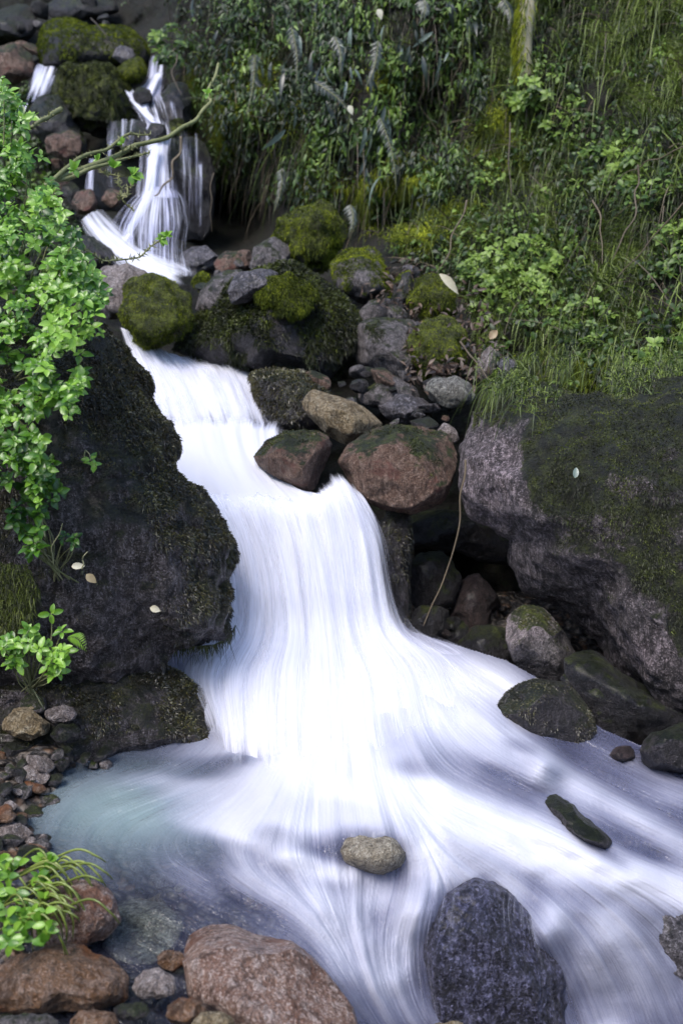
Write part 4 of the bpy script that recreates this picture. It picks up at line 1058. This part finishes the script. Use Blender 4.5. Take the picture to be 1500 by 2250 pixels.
over = [[(905, 1925, 2.22, .9), (970, 1900, 2.24, .9), (1060, 1900, 2.24, .9), (1150, 1935, 2.22, .9), (1230, 2010, 2.18, .8)],
        [(890, 2000, 2.15, .8), (965, 1975, 2.14, .55), (1050, 1965, 2.14, .30), (1130, 1990, 2.14, .55), (1225, 2060, 2.14, .8)],
        [(885, 2080, 2.10, .8), (950, 2070, 2.07, .28), (1045, 2060, 2.07, .12), (1140, 2070, 2.08, .14), (1250, 2120, 2.10, .7)],
        [(890, 2170, 2.06, .8), (960, 2170, 2.03, .24), (1055, 2165, 2.03, .10), (1165, 2165, 2.04, .06), (1275, 2190, 2.07, .55)],
        [(910, 2270, 2.02, .8), (985, 2290, 1.99, .24), (1075, 2290, 1.99, .12), (1185, 2290, 2.0, .03), (1295, 2290, 2.03, .5)],
        [(960, 2380, 1.98, .8), (1030, 2400, 1.96, .36), (1100, 2400, 1.96, .12), (1200, 2400, 1.97, .1), (1310, 2400, 2.0, .5)]]
sheet('stream_water', over, M['film'], seed=21, dens=.62, edge=.22, f0=.3, wscale=1.0, lumps=.006)


# ------------------------------------------------------------------ vegetation on the slope
def slope_points(q, lift=0.0):
    d = slope_depth(q[:, 0], q[:, 1])
    p = P(q[:, 0], q[:, 1], d - lift)
    e = 6.0
    a = P(q[:, 0] + e, q[:, 1], slope_depth(q[:, 0] + e, q[:, 1])) - P(q[:, 0], q[:, 1], d)
    b = P(q[:, 0], q[:, 1] - e, slope_depth(q[:, 0], q[:, 1] - e)) - P(q[:, 0], q[:, 1], d)
    return p, norm(np.cross(a, b))


BANK = [(60, -250), (400, -250), (1900, -250), (1900, 900), (1500, 880), (1350, 870), (1100, 850), (1040, 800), (1040, 700), (1000, 640), (900, 600), (860, 540), (760, 470), (620, 440), (560, 400), (440, 330), (400, 200), (380, 60), (330, 30), (90, -20)]
HANG = [(390, -100), (1050, -100), (1080, 200), (1000, 420), (880, 500), (760, 470), (620, 440), (560, 430), (440, 360), (400, 200)]
RIGHT = [(1050, -200), (1900, -250), (1900, 900), (1500, 880), (1350, 865), (1100, 850), (1050, 780), (1030, 680), (1000, 620), (880, 540), (960, 420), (1080, 200)]

# grass
n = 70000
q = in_poly(RIGHT, n)
keep = fbm(np.c_[q / 110, q[:, :1] * 0], 3, 71) > -.25
q = q[keep]; n = len(q)
p, nn = slope_points(q)
mb = MB()
L = rng.uniform(.04, .13, n)
dirs = nn * .8 + np.array([-.1, 0, .5]) + rng.normal(0, .55, (n, 3))
tint = np.clip(.42 + .7 * fbm(np.c_[q / 70, q[:, :1] * 0], 3, 72) + rng.normal(0, .18, n) + .22 * ((q[:, 1] > 600) | ((q[:, 0] > 1350) & (q[:, 1] < 140))), 0, 1)
blades(mb, p, dirs, L, rng.uniform(.0018, .0042, n), tint, bend=rng.uniform(.3, 1.1, n), seg=4)
tag(mb.build('grass', M['grass'], origin=np.zeros(3)), kind='stuff')
# hanging grass and roots under the overhang
n = 15000
q = in_poly(HANG, n)
q = q[(fbm(np.c_[q / 80, q[:, :1] * 0], 3, 73) > -.1) & (((q[:, 0] - 950) / 60) ** 2 + ((q[:, 1] - 250) / 90) ** 2 > 1)]; n = len(q)
p, nn = slope_points(q)
mb = MB()
blades(mb, p, nn * .7 + np.array([-.15, 0, .1]) + rng.normal(0, .35, (n, 3)), rng.exponential(.05, n) + .03, rng.uniform(.002, .005, n),
       np.clip(.30 + .6 * fbm(np.c_[q / 60, q[:, :1] * 0], 3, 74) + rng.normal(0, .2, n), 0, 1), bend=rng.uniform(.7, 1.4, n), seg=4)
tag(mb.build('hanging_grass', M['grass'], origin=np.zeros(3)), kind='stuff')
n = 1400
q = in_poly(HANG, n); p, nn = slope_points(q)
mb = MB()
blades(mb, p, nn * .5 + np.array([-.1, 0, -.3]) + rng.normal(0, .3, (n, 3)), rng.uniform(.06, .3, n), rng.uniform(.002, .005, n), rng.random(n), bend=rng.uniform(.6, 1.2, n), seg=4)
tag(mb.build('roots', M['root'], origin=np.zeros(3)), kind='stuff')
# fallen leaf litter in the rubble
n = 700
q = in_poly([(780, 620), (900, 560), (1060, 640), (1120, 800), (1060, 860), (900, 860), (860, 700)], n)
mb = MB()
leaves(mb, P(q[:, 0], q[:, 1], np.interp(q[:, 1], [560, 700, 860], [4.68, 4.2, 3.85]) + rng.uniform(-.05, .1, n)), rng.normal(0, 1, (n, 3)), np.array([0, -.6, .7]) + rng.normal(0, .4, (n, 3)), rng.uniform(.015, .045, n), rng.uniform(0, .6, n), 'slim')
tag(mb.build('leaf_litter', M['litter'], origin=np.zeros(3)), kind='stuff')
# long bright grass stems
n = 3900
q = np.r_[in_poly(RIGHT, 3400), in_poly(HANG, 500)]
p, nn = slope_points(q)
mb = MB()
blades(mb, p, nn * .8 + np.array([-.15, 0, .8]) + rng.normal(0, .45, (n, 3)), rng.uniform(.14, .42, n), rng.uniform(.003, .006, n), rng.uniform(.3, .9, n), bend=rng.uniform(.4, 1.3, n), seg=6)
tag(mb.build('long_grass', M['grass'], origin=np.zeros(3)), kind='stuff')
n = 1500
q = in_poly(BANK, n); p, nn = slope_points(q)
mb = MB()
blades(mb, p, nn * .6 + np.array([-.2, 0, .2]) + rng.normal(0, .6, (n, 3)), rng.uniform(.1, .4, n), rng.uniform(.003, .006, n), rng.uniform(.3, 1, n), bend=rng.uniform(.2, 1.2, n), seg=6)
tag(mb.build('dead_grass', M['root'], origin=np.zeros(3)), kind='stuff')
# yellow-green moss patches on the bank
pq = []
for cx, cy_, rx, ry, k in [(560, 190, 50, 80, 5000), (500, 280, 60, 60, 4000), (820, 440, 50, 50, 4500), (700, 400, 40, 60, 2500), (900, 400, 60, 50, 4000), (930, 520, 70, 30, 3500), (620, 230, 40, 50, 2500), (1100, 300, 60, 80, 2500),
                           (1250, 820, 120, 30, 4000), (1000, 470, 60, 30, 1500), (430, 200, 25, 60, 1500), (860, 180, 40, 40, 1500)]:
    pq.append(rng.normal(0, .5, (k, 2)) * [rx, ry] + [cx, cy_])
q = np.concatenate(pq); n = len(q)
p, nn = slope_points(q, .04)
mb = MB()
blades(mb, p, nn + rng.normal(0, .5, (n, 3)), rng.uniform(.02, .05, n), rng.uniform(.004, .008, n), np.clip(.4 + .5 * fbm(np.c_[q / 30, q[:, :1] * 0], 3, 97) + rng.normal(0, .15, n), 0, 1), bend=.8, seg=2)
tag(mb.build('moss_patches', M['moss_bright'], origin=np.zeros(3)), kind='stuff')
# grass hanging over the top of the giant boulder
n = 12000
x = rng.uniform(1040, 1750, n); edge_ = np.interp(x, [1050, 1200, 1350, 1700], [872, 846, 850, 820])
y = edge_ + rng.normal(-6, 36, n)
k_ = (fbm(np.stack([x / 45, y * 0, x * 0], -1), 3, 98) * 150 > (y - edge_) - 4) & (fbm(np.stack([x / 25, y / 25, x * 0], -1), 2, 99) > -.15)
x, y = x[k_], y[k_]; n = len(x)
mb = MB()
blades(mb, P(x, y, 3.38 - (y - 840) * .0035 + rng.uniform(-.05, .08, n)), np.array([-.25, -.5, .05]) + rng.normal(0, .5, (n, 3)), rng.exponential(.05, n) + .03, rng.uniform(.0015, .0035, n), np.clip(rng.normal(.5, .28, n), 0, 1), bend=rng.uniform(.7, 1.5, n), seg=5)
tag(mb.build('overhanging_grass', M['grass'], origin=np.zeros(3)), kind='stuff')
# plants on the slope behind the left shrub
q = in_poly([(-500, -200), (80, -150), (60, 180), (160, 420), (200, 560), (180, 640), (-500, 700)], 16000)
q = q[fbm(np.c_[q / 90, q[:, :1] * 0], 3, 121) > -.15]; n = len(q)
p, nn = slope_points(q, .02)
mb = MB()
leaves(mb, p + nn * rng.uniform(0, .06, (n, 1)), rng.normal(0, 1, (n, 3)), nn + np.array([0, -.3, .7]) + rng.normal(0, .35, (n, 3)), rng.uniform(.02, .05, n), np.clip(.3 + .8 * fbm(np.c_[q / 60, q[:, :1] * 0], 3, 122) + rng.normal(0, .2, n), 0, 1))
tag(mb.build('undergrowth', M['leaf_bank'], origin=np.zeros(3)), kind='stuff')
# layered dark foliage over the overhang
n = 15000
q = in_poly(HANG, n); g_ = fbm(np.c_[q / 60, q[:, :1] * 0], 3, 111)
q = q[g_ > -.12]; n = len(q)
p, nn = slope_points(q, .05); p = p + nn * rng.uniform(0, .08, (n, 1))
mb = MB()
leaves(mb, p, np.array([-.1, -.3, -.7]) + rng.normal(0, .5, (n, 3)), nn + np.array([0, -.2, .5]) + rng.normal(0, .4, (n, 3)), rng.uniform(.02, .055, n), np.clip(.35 + .8 * fbm(np.c_[q / 50, q[:, :1] * 0], 3, 112) + rng.normal(0, .2, n), 0, 1), 'slim')
tag(mb.build('undergrowth', M['leaf_bank'], origin=np.zeros(3)), kind='stuff')
# moss carpet on the bank
n = 90000
q = in_poly(BANK, n)
q = q[fbm(np.c_[q / 120, q[:, :1] * 0], 3, 76) > -.05]; n = len(q)
p, nn = slope_points(q)
mb = MB()
blades(mb, p, nn + rng.normal(0, .5, (n, 3)), rng.uniform(.012, .04, n), rng.uniform(.003, .007, n), np.clip(.3 + .6 * fbm(np.c_[q / 45, q[:, :1] * 0], 3, 77) + rng.normal(0, .15, n), 0, 1), bend=.5, seg=2)
tag(mb.build('moss_carpet', M['moss_dark'], origin=np.zeros(3)), kind='stuff')
# small leaved ground cover
n = 30000
q = in_poly(BANK, n)
g_ = fbm(np.c_[q / 55, q[:, :1] * 0], 3, 78) + .18 * ((q[:, 0] > 1000) & (q[:, 1] > 100)) - .1
q = q[g_ > .05]; n = len(q)
p, nn = slope_points(q, .03)
mb = MB()
p = p + nn * rng.uniform(0, .05, (n, 1))
leaves(mb, p, rng.normal(0, 1, (n, 3)) + np.array([0, -.3, -.2]), nn + np.array([0, -.3, .8]) + rng.normal(0, .35, (n, 3)), rng.uniform(.012, .038, n),
       np.clip(.45 + .8 * fbm(np.c_[q / 60, q[:, :1] * 0], 3, 79) + rng.normal(0, .2, n), 0, 1))
tag(mb.build('ground_cover', M['leaf_bank'], origin=np.zeros(3)), kind='stuff')


def rosette_plant(name, label, poly, n, d, mat, size=(.022, .04), spread=.08, per=5, cat='plant', group=None, stem_to=None, tint=.5, shape='ovate', depthfn=None, stems=True, gaps=None, face=(0, -.55, .75)):
    q = in_poly(poly, n)
    if gaps is not None:
        q = q[fbm(np.c_[q / 42, q[:, :1] * 0], 3, 131) > gaps]; n = len(q)
    if depthfn is None: dd = np.broadcast_to(d, (n,)) + rng.uniform(-spread, spread, n)
    else: dd = depthfn(q[:, 0], q[:, 1]) - rng.uniform(0, spread, n)
    c = P(q[:, 0], q[:, 1], dd)
    root_px = stem_to if stem_to is not None else (np.mean([a for a, b in poly]), max(b for a, b in poly))
    rd = float(np.mean(dd)) + .05
    rp = P(root_px[0], root_px[1], rd)
    root = empty(name, rp)
    tag(root, label, cat, group)
    lf, st = MB(), MB()
    axis = norm(np.array(face) + rng.normal(0, .3, (n, 3)))
    ct = np.clip(tint + .7 * fbm(c * 7, 2, 81) + rng.normal(0, .12, n), 0, 1)
    for layer in range(2):
        k = per if layer == 0 else max(2, per // 2)
        for j in range(k):
            a = rng.uniform(0, 2 * pi, n) * .12 + 2 * pi * j / k + layer * .6 + np.arange(n) * 1.7
            e1 = norm(np.cross(axis, [0.3, 1, .1])); e2 = np.cross(axis, e1)
            dirv = e1 * np.cos(a)[:, None] + e2 * np.sin(a)[:, None] + axis * (.15 + .5 * layer)
            s = rng.uniform(size[0], size[1], n) * (1 if layer == 0 else .6)
            leaves(lf, c + norm(dirv) * s[:, None] * .12 + axis * .008 * layer, dirv, axis + rng.normal(0, .15, (n, 3)), s, np.clip(ct + rng.normal(0, .12, n) + .12 * layer, 0, 1), shape)
    lf.build('leaves', M[mat], root)
    if stems:
        for i in range(min(n, 90)):
            back = norm(rp - c[i]) * .12 + np.array([0, .03, -.03])
            tube(st, [c[i], c[i] + back * .5 + rng.normal(0, .008, 3), c[i] + back], [.0012, .0016, .002], rng.uniform(.3, .8), 4, 3)
        st.build('stem', M['twig'], root)
    return root


# the big leafy shrub on the left wall
SHRUB = [(-160, 130), (0, 168), (40, 215), (85, 265), (95, 330), (140, 365), (115, 420), (150, 470), (180, 520), (175, 560), (222, 600), (238, 650), (215, 700), (230, 755), (195, 800), (182, 850), (150, 925),
         (110, 890), (60, 930), (110, 985), (120, 1040), (145, 1090), (90, 1110), (30, 1070), (-40, 1060), (-160, 1060)]


def shrub_depth(x, y):
    return 2.50 + .10 * fbm(np.c_[x / 130, y / 130, x * 0], 2, 83) + np.clip((700 - y) / 600, -.4, 1) * .18


rosette_plant('leafy_shrub', 'large bright green leafy shrub spilling down the left wall', SHRUB, 1650, 0, 'leaf', size=(.010, .030), spread=.2, per=4, cat='shrub', stem_to=(-60, 800), tint=.64, depthfn=shrub_depth, face=(.1, -.75, .65), gaps=-.22)
rosette_plant('leafy_plant', 'trailing sprig of round bright leaves below the shrub', [(35, 1070), (70, 1060), (95, 1130), (80, 1200), (100, 1225), (60, 1215), (25, 1160)], 22, 2.42, 'leaf', size=(.02, .032), spread=.03, per=4, stem_to=(110, 1235), tint=.5)
rosette_plant('leafy_plant', 'pale-stemmed sprig right of the trailing leaves', [(130, 1165), (170, 1175), (165, 1200), (135, 1195)], 5, 2.45, 'leaf', size=(.014, .022), spread=.02, per=3, stem_to=(118, 1240), tint=.5)
rosette_plant('leafy_plant', 'glossy small-leaved plant low on the left wall', [(0, 1400), (40, 1405), (80, 1370), (120, 1340), (135, 1380), (150, 1440), (125, 1490), (80, 1450), (40, 1500), (0, 1480)], 34, 2.42, 'leaf', size=(.018, .03), spread=.04, per=4, stem_to=(60, 1500), tint=.6, shape='round')
rosette_plant('leafy_plant', 'single leaf sprig alone on the dark left wall', [(185, 1015), (205, 1010), (212, 1030), (192, 1038)], 2, 2.48, 'leaf', size=(.02, .026), spread=.01, per=3, stem_to=(190, 990), tint=.7)
rosette_plant('leafy_plant', 'bright clump of leaves under the bank right of centre', [(1000, 590), (1060, 555), (1140, 520), (1200, 520), (1230, 580), (1200, 640), (1110, 650), (1040, 640)], 190, 0, 'leaf_bank', size=(.018, .036), spread=.2, tint=.85, depthfn=slope_depth)
rosette_plant('leafy_plant', 'leafy clump overhanging the right end of the giant boulder', [(1370, 790), (1440, 750), (1520, 740), (1560, 860), (1500, 900), (1420, 850)], 60, 0, 'leaf_bank', size=(.025, .045), spread=.2, tint=.6, depthfn=slope_depth)
rosette_plant('leafy_plant', 'green leafy clump beside the dead branches at right', [(1270, 330), (1360, 300), (1420, 340), (1400, 420), (1310, 420)], 45, 0, 'leaf_bank', size=(.03, .05), spread=.15, tint=.6, depthfn=slope_depth)
rosette_plant('leafy_plant', 'broad-leaved green plant beside the top of the cascade', [(330, 60), (380, 50), (400, 110), (380, 150), (340, 120)], 22, 6.0, 'leaf_bank', size=(.035, .06), spread=.1, tint=.6)
rosette_plant('leafy_plant', 'leafy clump beside the pale trunk', [(1110, 150), (1190, 170), (1230, 250), (1190, 290), (1120, 250)], 45, 0, 'leaf_bank', size=(.03, .05), spread=.15, tint=.6, depthfn=slope_depth)
rosette_plant('leafy_plant', 'leafy patch low on the slope above the giant boulder', [(1180, 640), (1300, 640), (1360, 700), (1300, 760), (1200, 740)], 60, 0, 'leaf_bank', size=(.018, .035), spread=.12, tint=.5, depthfn=slope_depth)
rosette_plant('leafy_plant', 'green sprigs at the upper right edge of the slope', [(1440, 500), (1520, 480), (1540, 620), (1470, 640)], 30, 0, 'leaf_bank', size=(.022, .04), spread=.15, tint=.6, depthfn=slope_depth)

# hanging strap-leaved plants
straps = [((735, 80), (745, 165), 'long pale grey leaf hanging near the top centre'), ((930, 0), (918, 55), 'broad pale leaf hanging at the top edge'),
          ((835, 260), (870, 420), 'long grey fern hanging in front of the dark hollow'), ((640, 60), (650, 190), 'grey-green hanging fern left of the long pale leaf'),
          ((1105, 0), (1115, 70), 'pale leaf left of the mossy trunk'), ((770, 450), (765, 520), 'broad green leaf behind the moss-capped boulder'),
          ((620, 370), (600, 470), 'thin curling fern over the cave mouth'), ((690, 180), (770, 250), 'green hanging spray left of the white leaf'),
          ((830, 90), (800, 200), 'dark hanging spray below the top edge'), ((560, 120), (540, 260), 'drooping spray above the cave')]
for (x0, y0), (x1, y1), lab in straps:
    d = float(slope_depth(np.array([x0 * 1.0]), np.array([y0 * 1.0]))[0]) - .25
    a = P(x0, y0, d); b = P(x1, y1, d - .05)
    root = tag(empty('hanging_fern', a), lab, 'fern')
    mb, sm = MB(), MB()
    t = np.linspace(0, 1, 26)[:, None]
    line = a * (1 - t) + b * t + np.array([.02, -.04, 0]) * np.sin(t * pi)
    tube(sm, line[::5], .002, .4, 4, 2)
    side = norm(np.cross(b - a, FWD))
    for s in (-1, 1):
        leaves(mb, line, side * s + norm(b - a) * .9 + rng.normal(0, .12, (26, 3)), -FWD + np.array([0, 0, .4]) + rng.normal(0, .2, (26, 3)), .045 * (1.15 - t[:, 0]) * rng.uniform(.8, 1.2, 26), np.clip(rng.normal(.3, .18, 26), 0, 1), 'lance')
    mb.build('fronds', M['leaf_grey'], root); sm.build('stem', M['twig'], root)
n = 240
q = in_poly([(400, -60), (1060, -60), (1050, 180), (950, 330), (860, 420), (700, 330), (600, 300), (500, 150), (420, 120)], n)
p, nn = slope_points(q, .12)
mb = MB()
leaves(mb, p, np.array([-.1, -.2, -1]) + rng.normal(0, .35, (n, 3)), nn + rng.normal(0, .5, (n, 3)), rng.uniform(.06, .17, n), rng.random(n) ** 1.8, 'lance', droop=.45)
tag(mb.build('hanging_foliage', M['leaf_grey'], origin=np.zeros(3)), kind='stuff')


def single_leaf(px, py, d, ang, size, label, mat='dead_leaf', tint=.8, shape='ovate'):
    mb = MB()
    dirv = RGT * cos(ang) + UPV * sin(ang)
    leaves(mb, P(px, py, d), dirv, -FWD + np.array([0, 0, .3]), size, tint, shape, fold=.25)
    tag(mb.build('fallen_leaf', M[mat]), label, 'leaf')


single_leaf(965, 602, 4.15, -.72, .115, 'cream dead leaf lying on the moss mound', shape='slim')
single_leaf(330, 1335, 2.50, -.3, .028, 'pale curled leaf on the lower left wall')
single_leaf(158, 1245, 2.44, .1, .03, 'round white-green fallen leaf on the left wall', tint=.95, shape='round')
single_leaf(190, 1262, 2.44, -.7, .032, 'brown crumpled leaf on the left wall', tint=.35)
single_leaf(1262, 1050, 2.80, 1.4, .03, 'small bluish leaf stuck on the giant boulder', 'leaf_grey', 1.0, 'round')
single_leaf(765, 232, 5.2, -1.1, .05, 'small white leaf in the dark foliage at top centre', tint=1.0)
single_leaf(1075, 745, 3.9, .9, .05, 'orange leaf beside the pale pointed stone', tint=.2)
single_leaf(830, 20, 5.3, -1.2, .055, 'pale yellow leaf at the top edge', tint=.9)

# branches ---------------------------------------------------------------------------------
def branch(name, label, chains, mat='twig', cat='branch', thorns=False, leaf=None, tint=.5):
    x, y, d = chains[0][0][0]
    root = tag(empty(name, P(x, y, d)), label, cat)
    mb = MB(); lf = MB()
    for pts, r in chains:
        pp = np.array([P(*a) for a in pts])
        pp = crspline(pp, 2); pp[1:-1] += rng.normal(0, .004 if d < 4 else .008, (len(pp) - 2, 3))
        rr = np.linspace(r[0], r[1], len(pp))
        tube(mb, pp, rr, tint + rng.uniform(-.15, .15), 6, 8)
        if thorns:
            fine_ = crspline(pp, 14)
            k = len(fine_)
            blades(mb, fine_, rng.normal(0, 1, (k, 3)) + np.array([0, 0, .5]), rng.uniform(.006, .022, k), .004, .55, bend=0, seg=2)
    mb.build('wood', M[mat], root)
    if leaf:
        for (x, y, d, s) in leaf:
            c = P(x, y, d); k = 5
            a = rng.uniform(0, 2 * pi, k)
            leaves(lf, np.repeat(c[None], k, 0), np.c_[np.cos(a), -.4 * np.ones(k), np.sin(a)], np.array([0, -.7, .6]), s * rng.uniform(.7, 1.2, k), rng.uniform(.5, .9, k))
        lf.build('leaves', M['leaf'], root)


branch('thorny_branch', 'long thorny mossy branch reaching over the upper fall',
       [([(60, 440, 2.9), (130, 395, 3.1), (250, 340, 3.4), (300, 322, 3.5), (370, 300, 3.6), (430, 262, 3.7), (460, 225, 3.75), (463, 195, 3.8), (480, 140, 3.9)], (.010, .006)),
        ([(110, 402, 3.05), (180, 350, 3.25), (230, 322, 3.35), (285, 300, 3.45), (330, 296, 3.5)], (.008, .003)),
        ([(120, 398, 3.1), (200, 372, 3.2), (265, 352, 3.3), (330, 335, 3.4)], (.008, .003)),
        ([(265, 318, 3.42), (285, 328, 3.42), (300, 322, 3.5)], (.005, .003)),
        ([(210, 365, 3.25), (245, 385, 3.25), (262, 402, 3.25), (270, 435, 3.25), (295, 462, 3.25)], (.003, .0012)),
        ([(262, 440, 3.25), (280, 430, 3.2), (290, 410, 3.2)], (.0025, .0012))],
       thorns=True, leaf=[(250, 368, 3.2, .03), (290, 385, 3.2, .035), (300, 380, 3.2, .03), (165, 372, 3.1, .03), (270, 315, 3.4, .025), (458, 205, 3.7, .025), (215, 352, 3.2, .02)])
branch('branch_stub', 'short broken yellowish branch poking from the shrub', [([(70, 280, 3.0), (100, 262, 3.1), (135, 240, 3.2)], (.006, .009))], thorns=True)
branch('thin_twig', 'thin bare twig in front of the upper splash', [([(60, 495, 2.6), (120, 520, 2.7), (200, 560, 2.8), (245, 572, 2.85), (310, 562, 2.9), (365, 522, 2.95)], (.003, .0022))], thorns=True,
       leaf=[(355, 525, 2.9, .022), (368, 518, 2.9, .02)])
branch('thin_twig', 'curved brown twig beside the upper water thread', [([(398, 300, 5.3), (385, 360, 5.3), (360, 410, 5.3), (340, 430, 5.3)], (.008, .004))], mat='root', tint=.9)
branch('hanging_root', 'thin pale root hanging across the dark hollow', [([(1022, 1010, 3.12), (1015, 1090, 3.14), (1000, 1200, 3.2), (970, 1290, 3.25), (930, 1375, 3.3)], (.0035, .0022))], mat='root', tint=.95)
for chain, lab in [([(1560, 300, 3.9), (1450, 345, 4.1), (1400, 365, 4.2), (1350, 400, 4.3), (1315, 460, 4.4)], 'long pale dead branch at the right edge of the slope'),
                   ([(1400, 362, 4.15), (1392, 430, 4.15), (1375, 510, 4.1), (1345, 570, 4.1)], 'thin dead branch hanging from the long pale one'),
                   ([(1560, 380, 3.8), (1470, 480, 3.9), (1400, 560, 4.0), (1355, 610, 4.05)], 'brown diagonal dead branch at the right edge'),
                   ([(1025, 440, 4.6), (1000, 510, 4.6), (958, 600, 4.5)], 'grey stick standing above the cream leaf'),
                   ([(1010, 750, 3.95), (1045, 800, 3.9), (1085, 855, 3.8)], 'dark stick lying at the top of the giant boulder'),
                   ([(1120, 270, 4.7), (1125, 350, 4.6), (1122, 430, 4.5)], 'pale dry stalk standing in the grass'),
                   ([(1300, 440, 4.2), (1320, 500, 4.1), (1322, 580, 4.0)], 'slim stalk left of the thin dead branch'),
                   ([(470, 380, 5.6), (468, 440, 5.6), (466, 510, 5.6)], 'brown stalk standing in the cave mouth'),
                   ([(390, 120, 5.5), (380, 160, 5.5), (400, 210, 5.4)], 'thin bare stem right of the upper cascade'),
                   ([(200, 40, 6.3), (225, 65, 6.2), (240, 90, 6.2), (250, 105, 6.2)], 'pale thin twig across the wide black boulder')]:
    r0 = rng.uniform(.003, .006); branch('dead_branch', lab, [(chain, (r0, r0 * .4))], mat='root', tint=rng.uniform(.5, .85))
# mossy pale trunk at the top right
tr = tag(empty('tree_trunk', P(1160, 175, 5.2)), 'slim pale tree trunk wrapped in yellow moss, top right', 'tree')
mb = MB()
tp = np.array([P(1155, 175, 5.15), P(1150, 90, 5.1), P(1158, 0, 5.05), P(1160, -150, 5.0), P(1155, -400, 4.9)])
tube(mb, tp, [.036, .042, .042, .04, .036], .6, 10, 10)
mb.build('trunk', M['dead_leaf'], tr)
mb = MB()
n = 1500
t = rng.random(n); k = crspline(tp, 20); c = k[(t * (len(k) - 1)).astype(int)]
rd = norm(np.c_[rng.normal(size=n) * .6 - .9, rng.normal(size=n), rng.normal(size=n) * .2])
blades(mb, c + rd * .034, rd + np.array([0, 0, -.5]), rng.uniform(.02, .06, n), .005, rng.random(n), bend=.8, seg=3)
mb.build('moss', M['moss_bright'], tr)

# small fern on the lower left wall
a, b = P(150, 1400, 2.42), P(190, 1430, 2.4)
fr = tag(empty('small_fern', a), 'tiny pale green fern frond low on the left wall', 'fern')
mb = MB(); t = np.linspace(0, 1, 14)[:, None]; line = a * (1 - t) + b * t + np.array([0, 0, .015]) * np.sin(t * pi)
for s in (-1, 1):
    leaves(mb, line, norm(np.cross(b - a, FWD)) * s + norm(b - a) * .5, -FWD, .02 * np.sin(.4 + t[:, 0] * 2.6), .8, 'lance')
mb.build('frond', M['leaf'], fr)
# pale shoot on the wall
branch('pale_shoot', 'pale bare shoots standing on the left wall', [([(118, 1238, 2.44), (122, 1200, 2.42), (138, 1150, 2.4)], (.002, .0012)), ([(180, 1250, 2.44), (186, 1230, 2.42), (193, 1212, 2.4)], (.002, .001)), ([(100, 1180, 2.42), (95, 1130, 2.42), (92, 1110, 2.42)], (.002, .001))], tint=.9)
# dripping moss fringe under the overhang
mb = MB()
n = 420
x = rng.uniform(330, 518, n); y = np.interp(x, [330, 380, 470, 505, 518], [1432, 1424, 1416, 1400, 1370])
blades(mb, P(x, y, rng.uniform(2.93, 3.02, n)), np.array([0, 0, -1.0]) + rng.normal(0, .3, (n, 3)), rng.exponential(.018, n) + .008, .0018, rng.uniform(.2, .8, n), bend=.3, seg=3)
tag(mb.build('moss_fringe', M['moss_dark']), 'dripping dark moss fringe under the overhanging left wall', 'moss')
# brown moss patch on the left wall
mb = MB()
n = 5000
q = in_poly([(-60, 1230), (60, 1240), (90, 1300), (60, 1380), (-60, 1400)], n)
blades(mb, P(q[:, 0], q[:, 1], rng.uniform(2.5, 2.62, n)), np.array([0, -.8, .3]) + rng.normal(0, .5, (n, 3)), rng.uniform(.01, .04, n), .002, rng.uniform(.2, 1, n), bend=.8, seg=3)
tag(mb.build('moss_cushion', M['moss_dark']), 'brownish feathery moss cushion at the far left of the wall', 'moss')

# water plants, lower left
wp = tag(empty('water_plant', P(60, 2000, 2.0)), 'tangled water plants with curved yellow-green stalks, lower left', 'plant')
mb, lf = MB(), MB()
for i in range(46):
    x0, y0 = rng.uniform(-20, 130), rng.uniform(1900, 2050)
    ang = rng.uniform(-.5, 1.2); L = rng.uniform(60, 150)
    x1, y1 = x0 + L * .6 * cos(ang), y0 - L * .25
    x2, y2 = x0 + L * cos(ang) * 1.1, y0 + L * rng.uniform(-.1, .7)
    d0 = 2.02 - (y0 - 1980) * .0012
    tube(mb, [P(x0, y0, d0), P(x1, y1, d0 - .06), P((x1 + x2) / 2 + 12, (y1 + y2) / 2, d0 - .07), P(x2, y2, d0 - .05)], [.0028, .0026, .0022, .001], rng.uniform(.3, .8), 5, 5)
for i in range(60):
    x, y = (rng.uniform(-20, 110), rng.uniform(1880, 2080)); c = P(x, y, 1.94 - (y - 1980) * .0012 + rng.uniform(-.03, .05)); k = 3
    a = rng.uniform(0, 2 * pi, k)
    leaves(lf, np.repeat(c[None], k, 0), np.c_[np.cos(a), -.3 * np.ones(k), np.sin(a) * .8], np.array([0, -.6, .8]), rng.uniform(.016, .03, k), rng.uniform(.35, .95, k), 'round')
M['stalk'] = leaf_material('yellow_green_stalk', (.06, .08, .015), (.16, .21, .04), (.32, .38, .1), .2, .3, .6)
mb.build('stalks', M['stalk'], wp); lf.build('leaves', M['leaf'], wp)
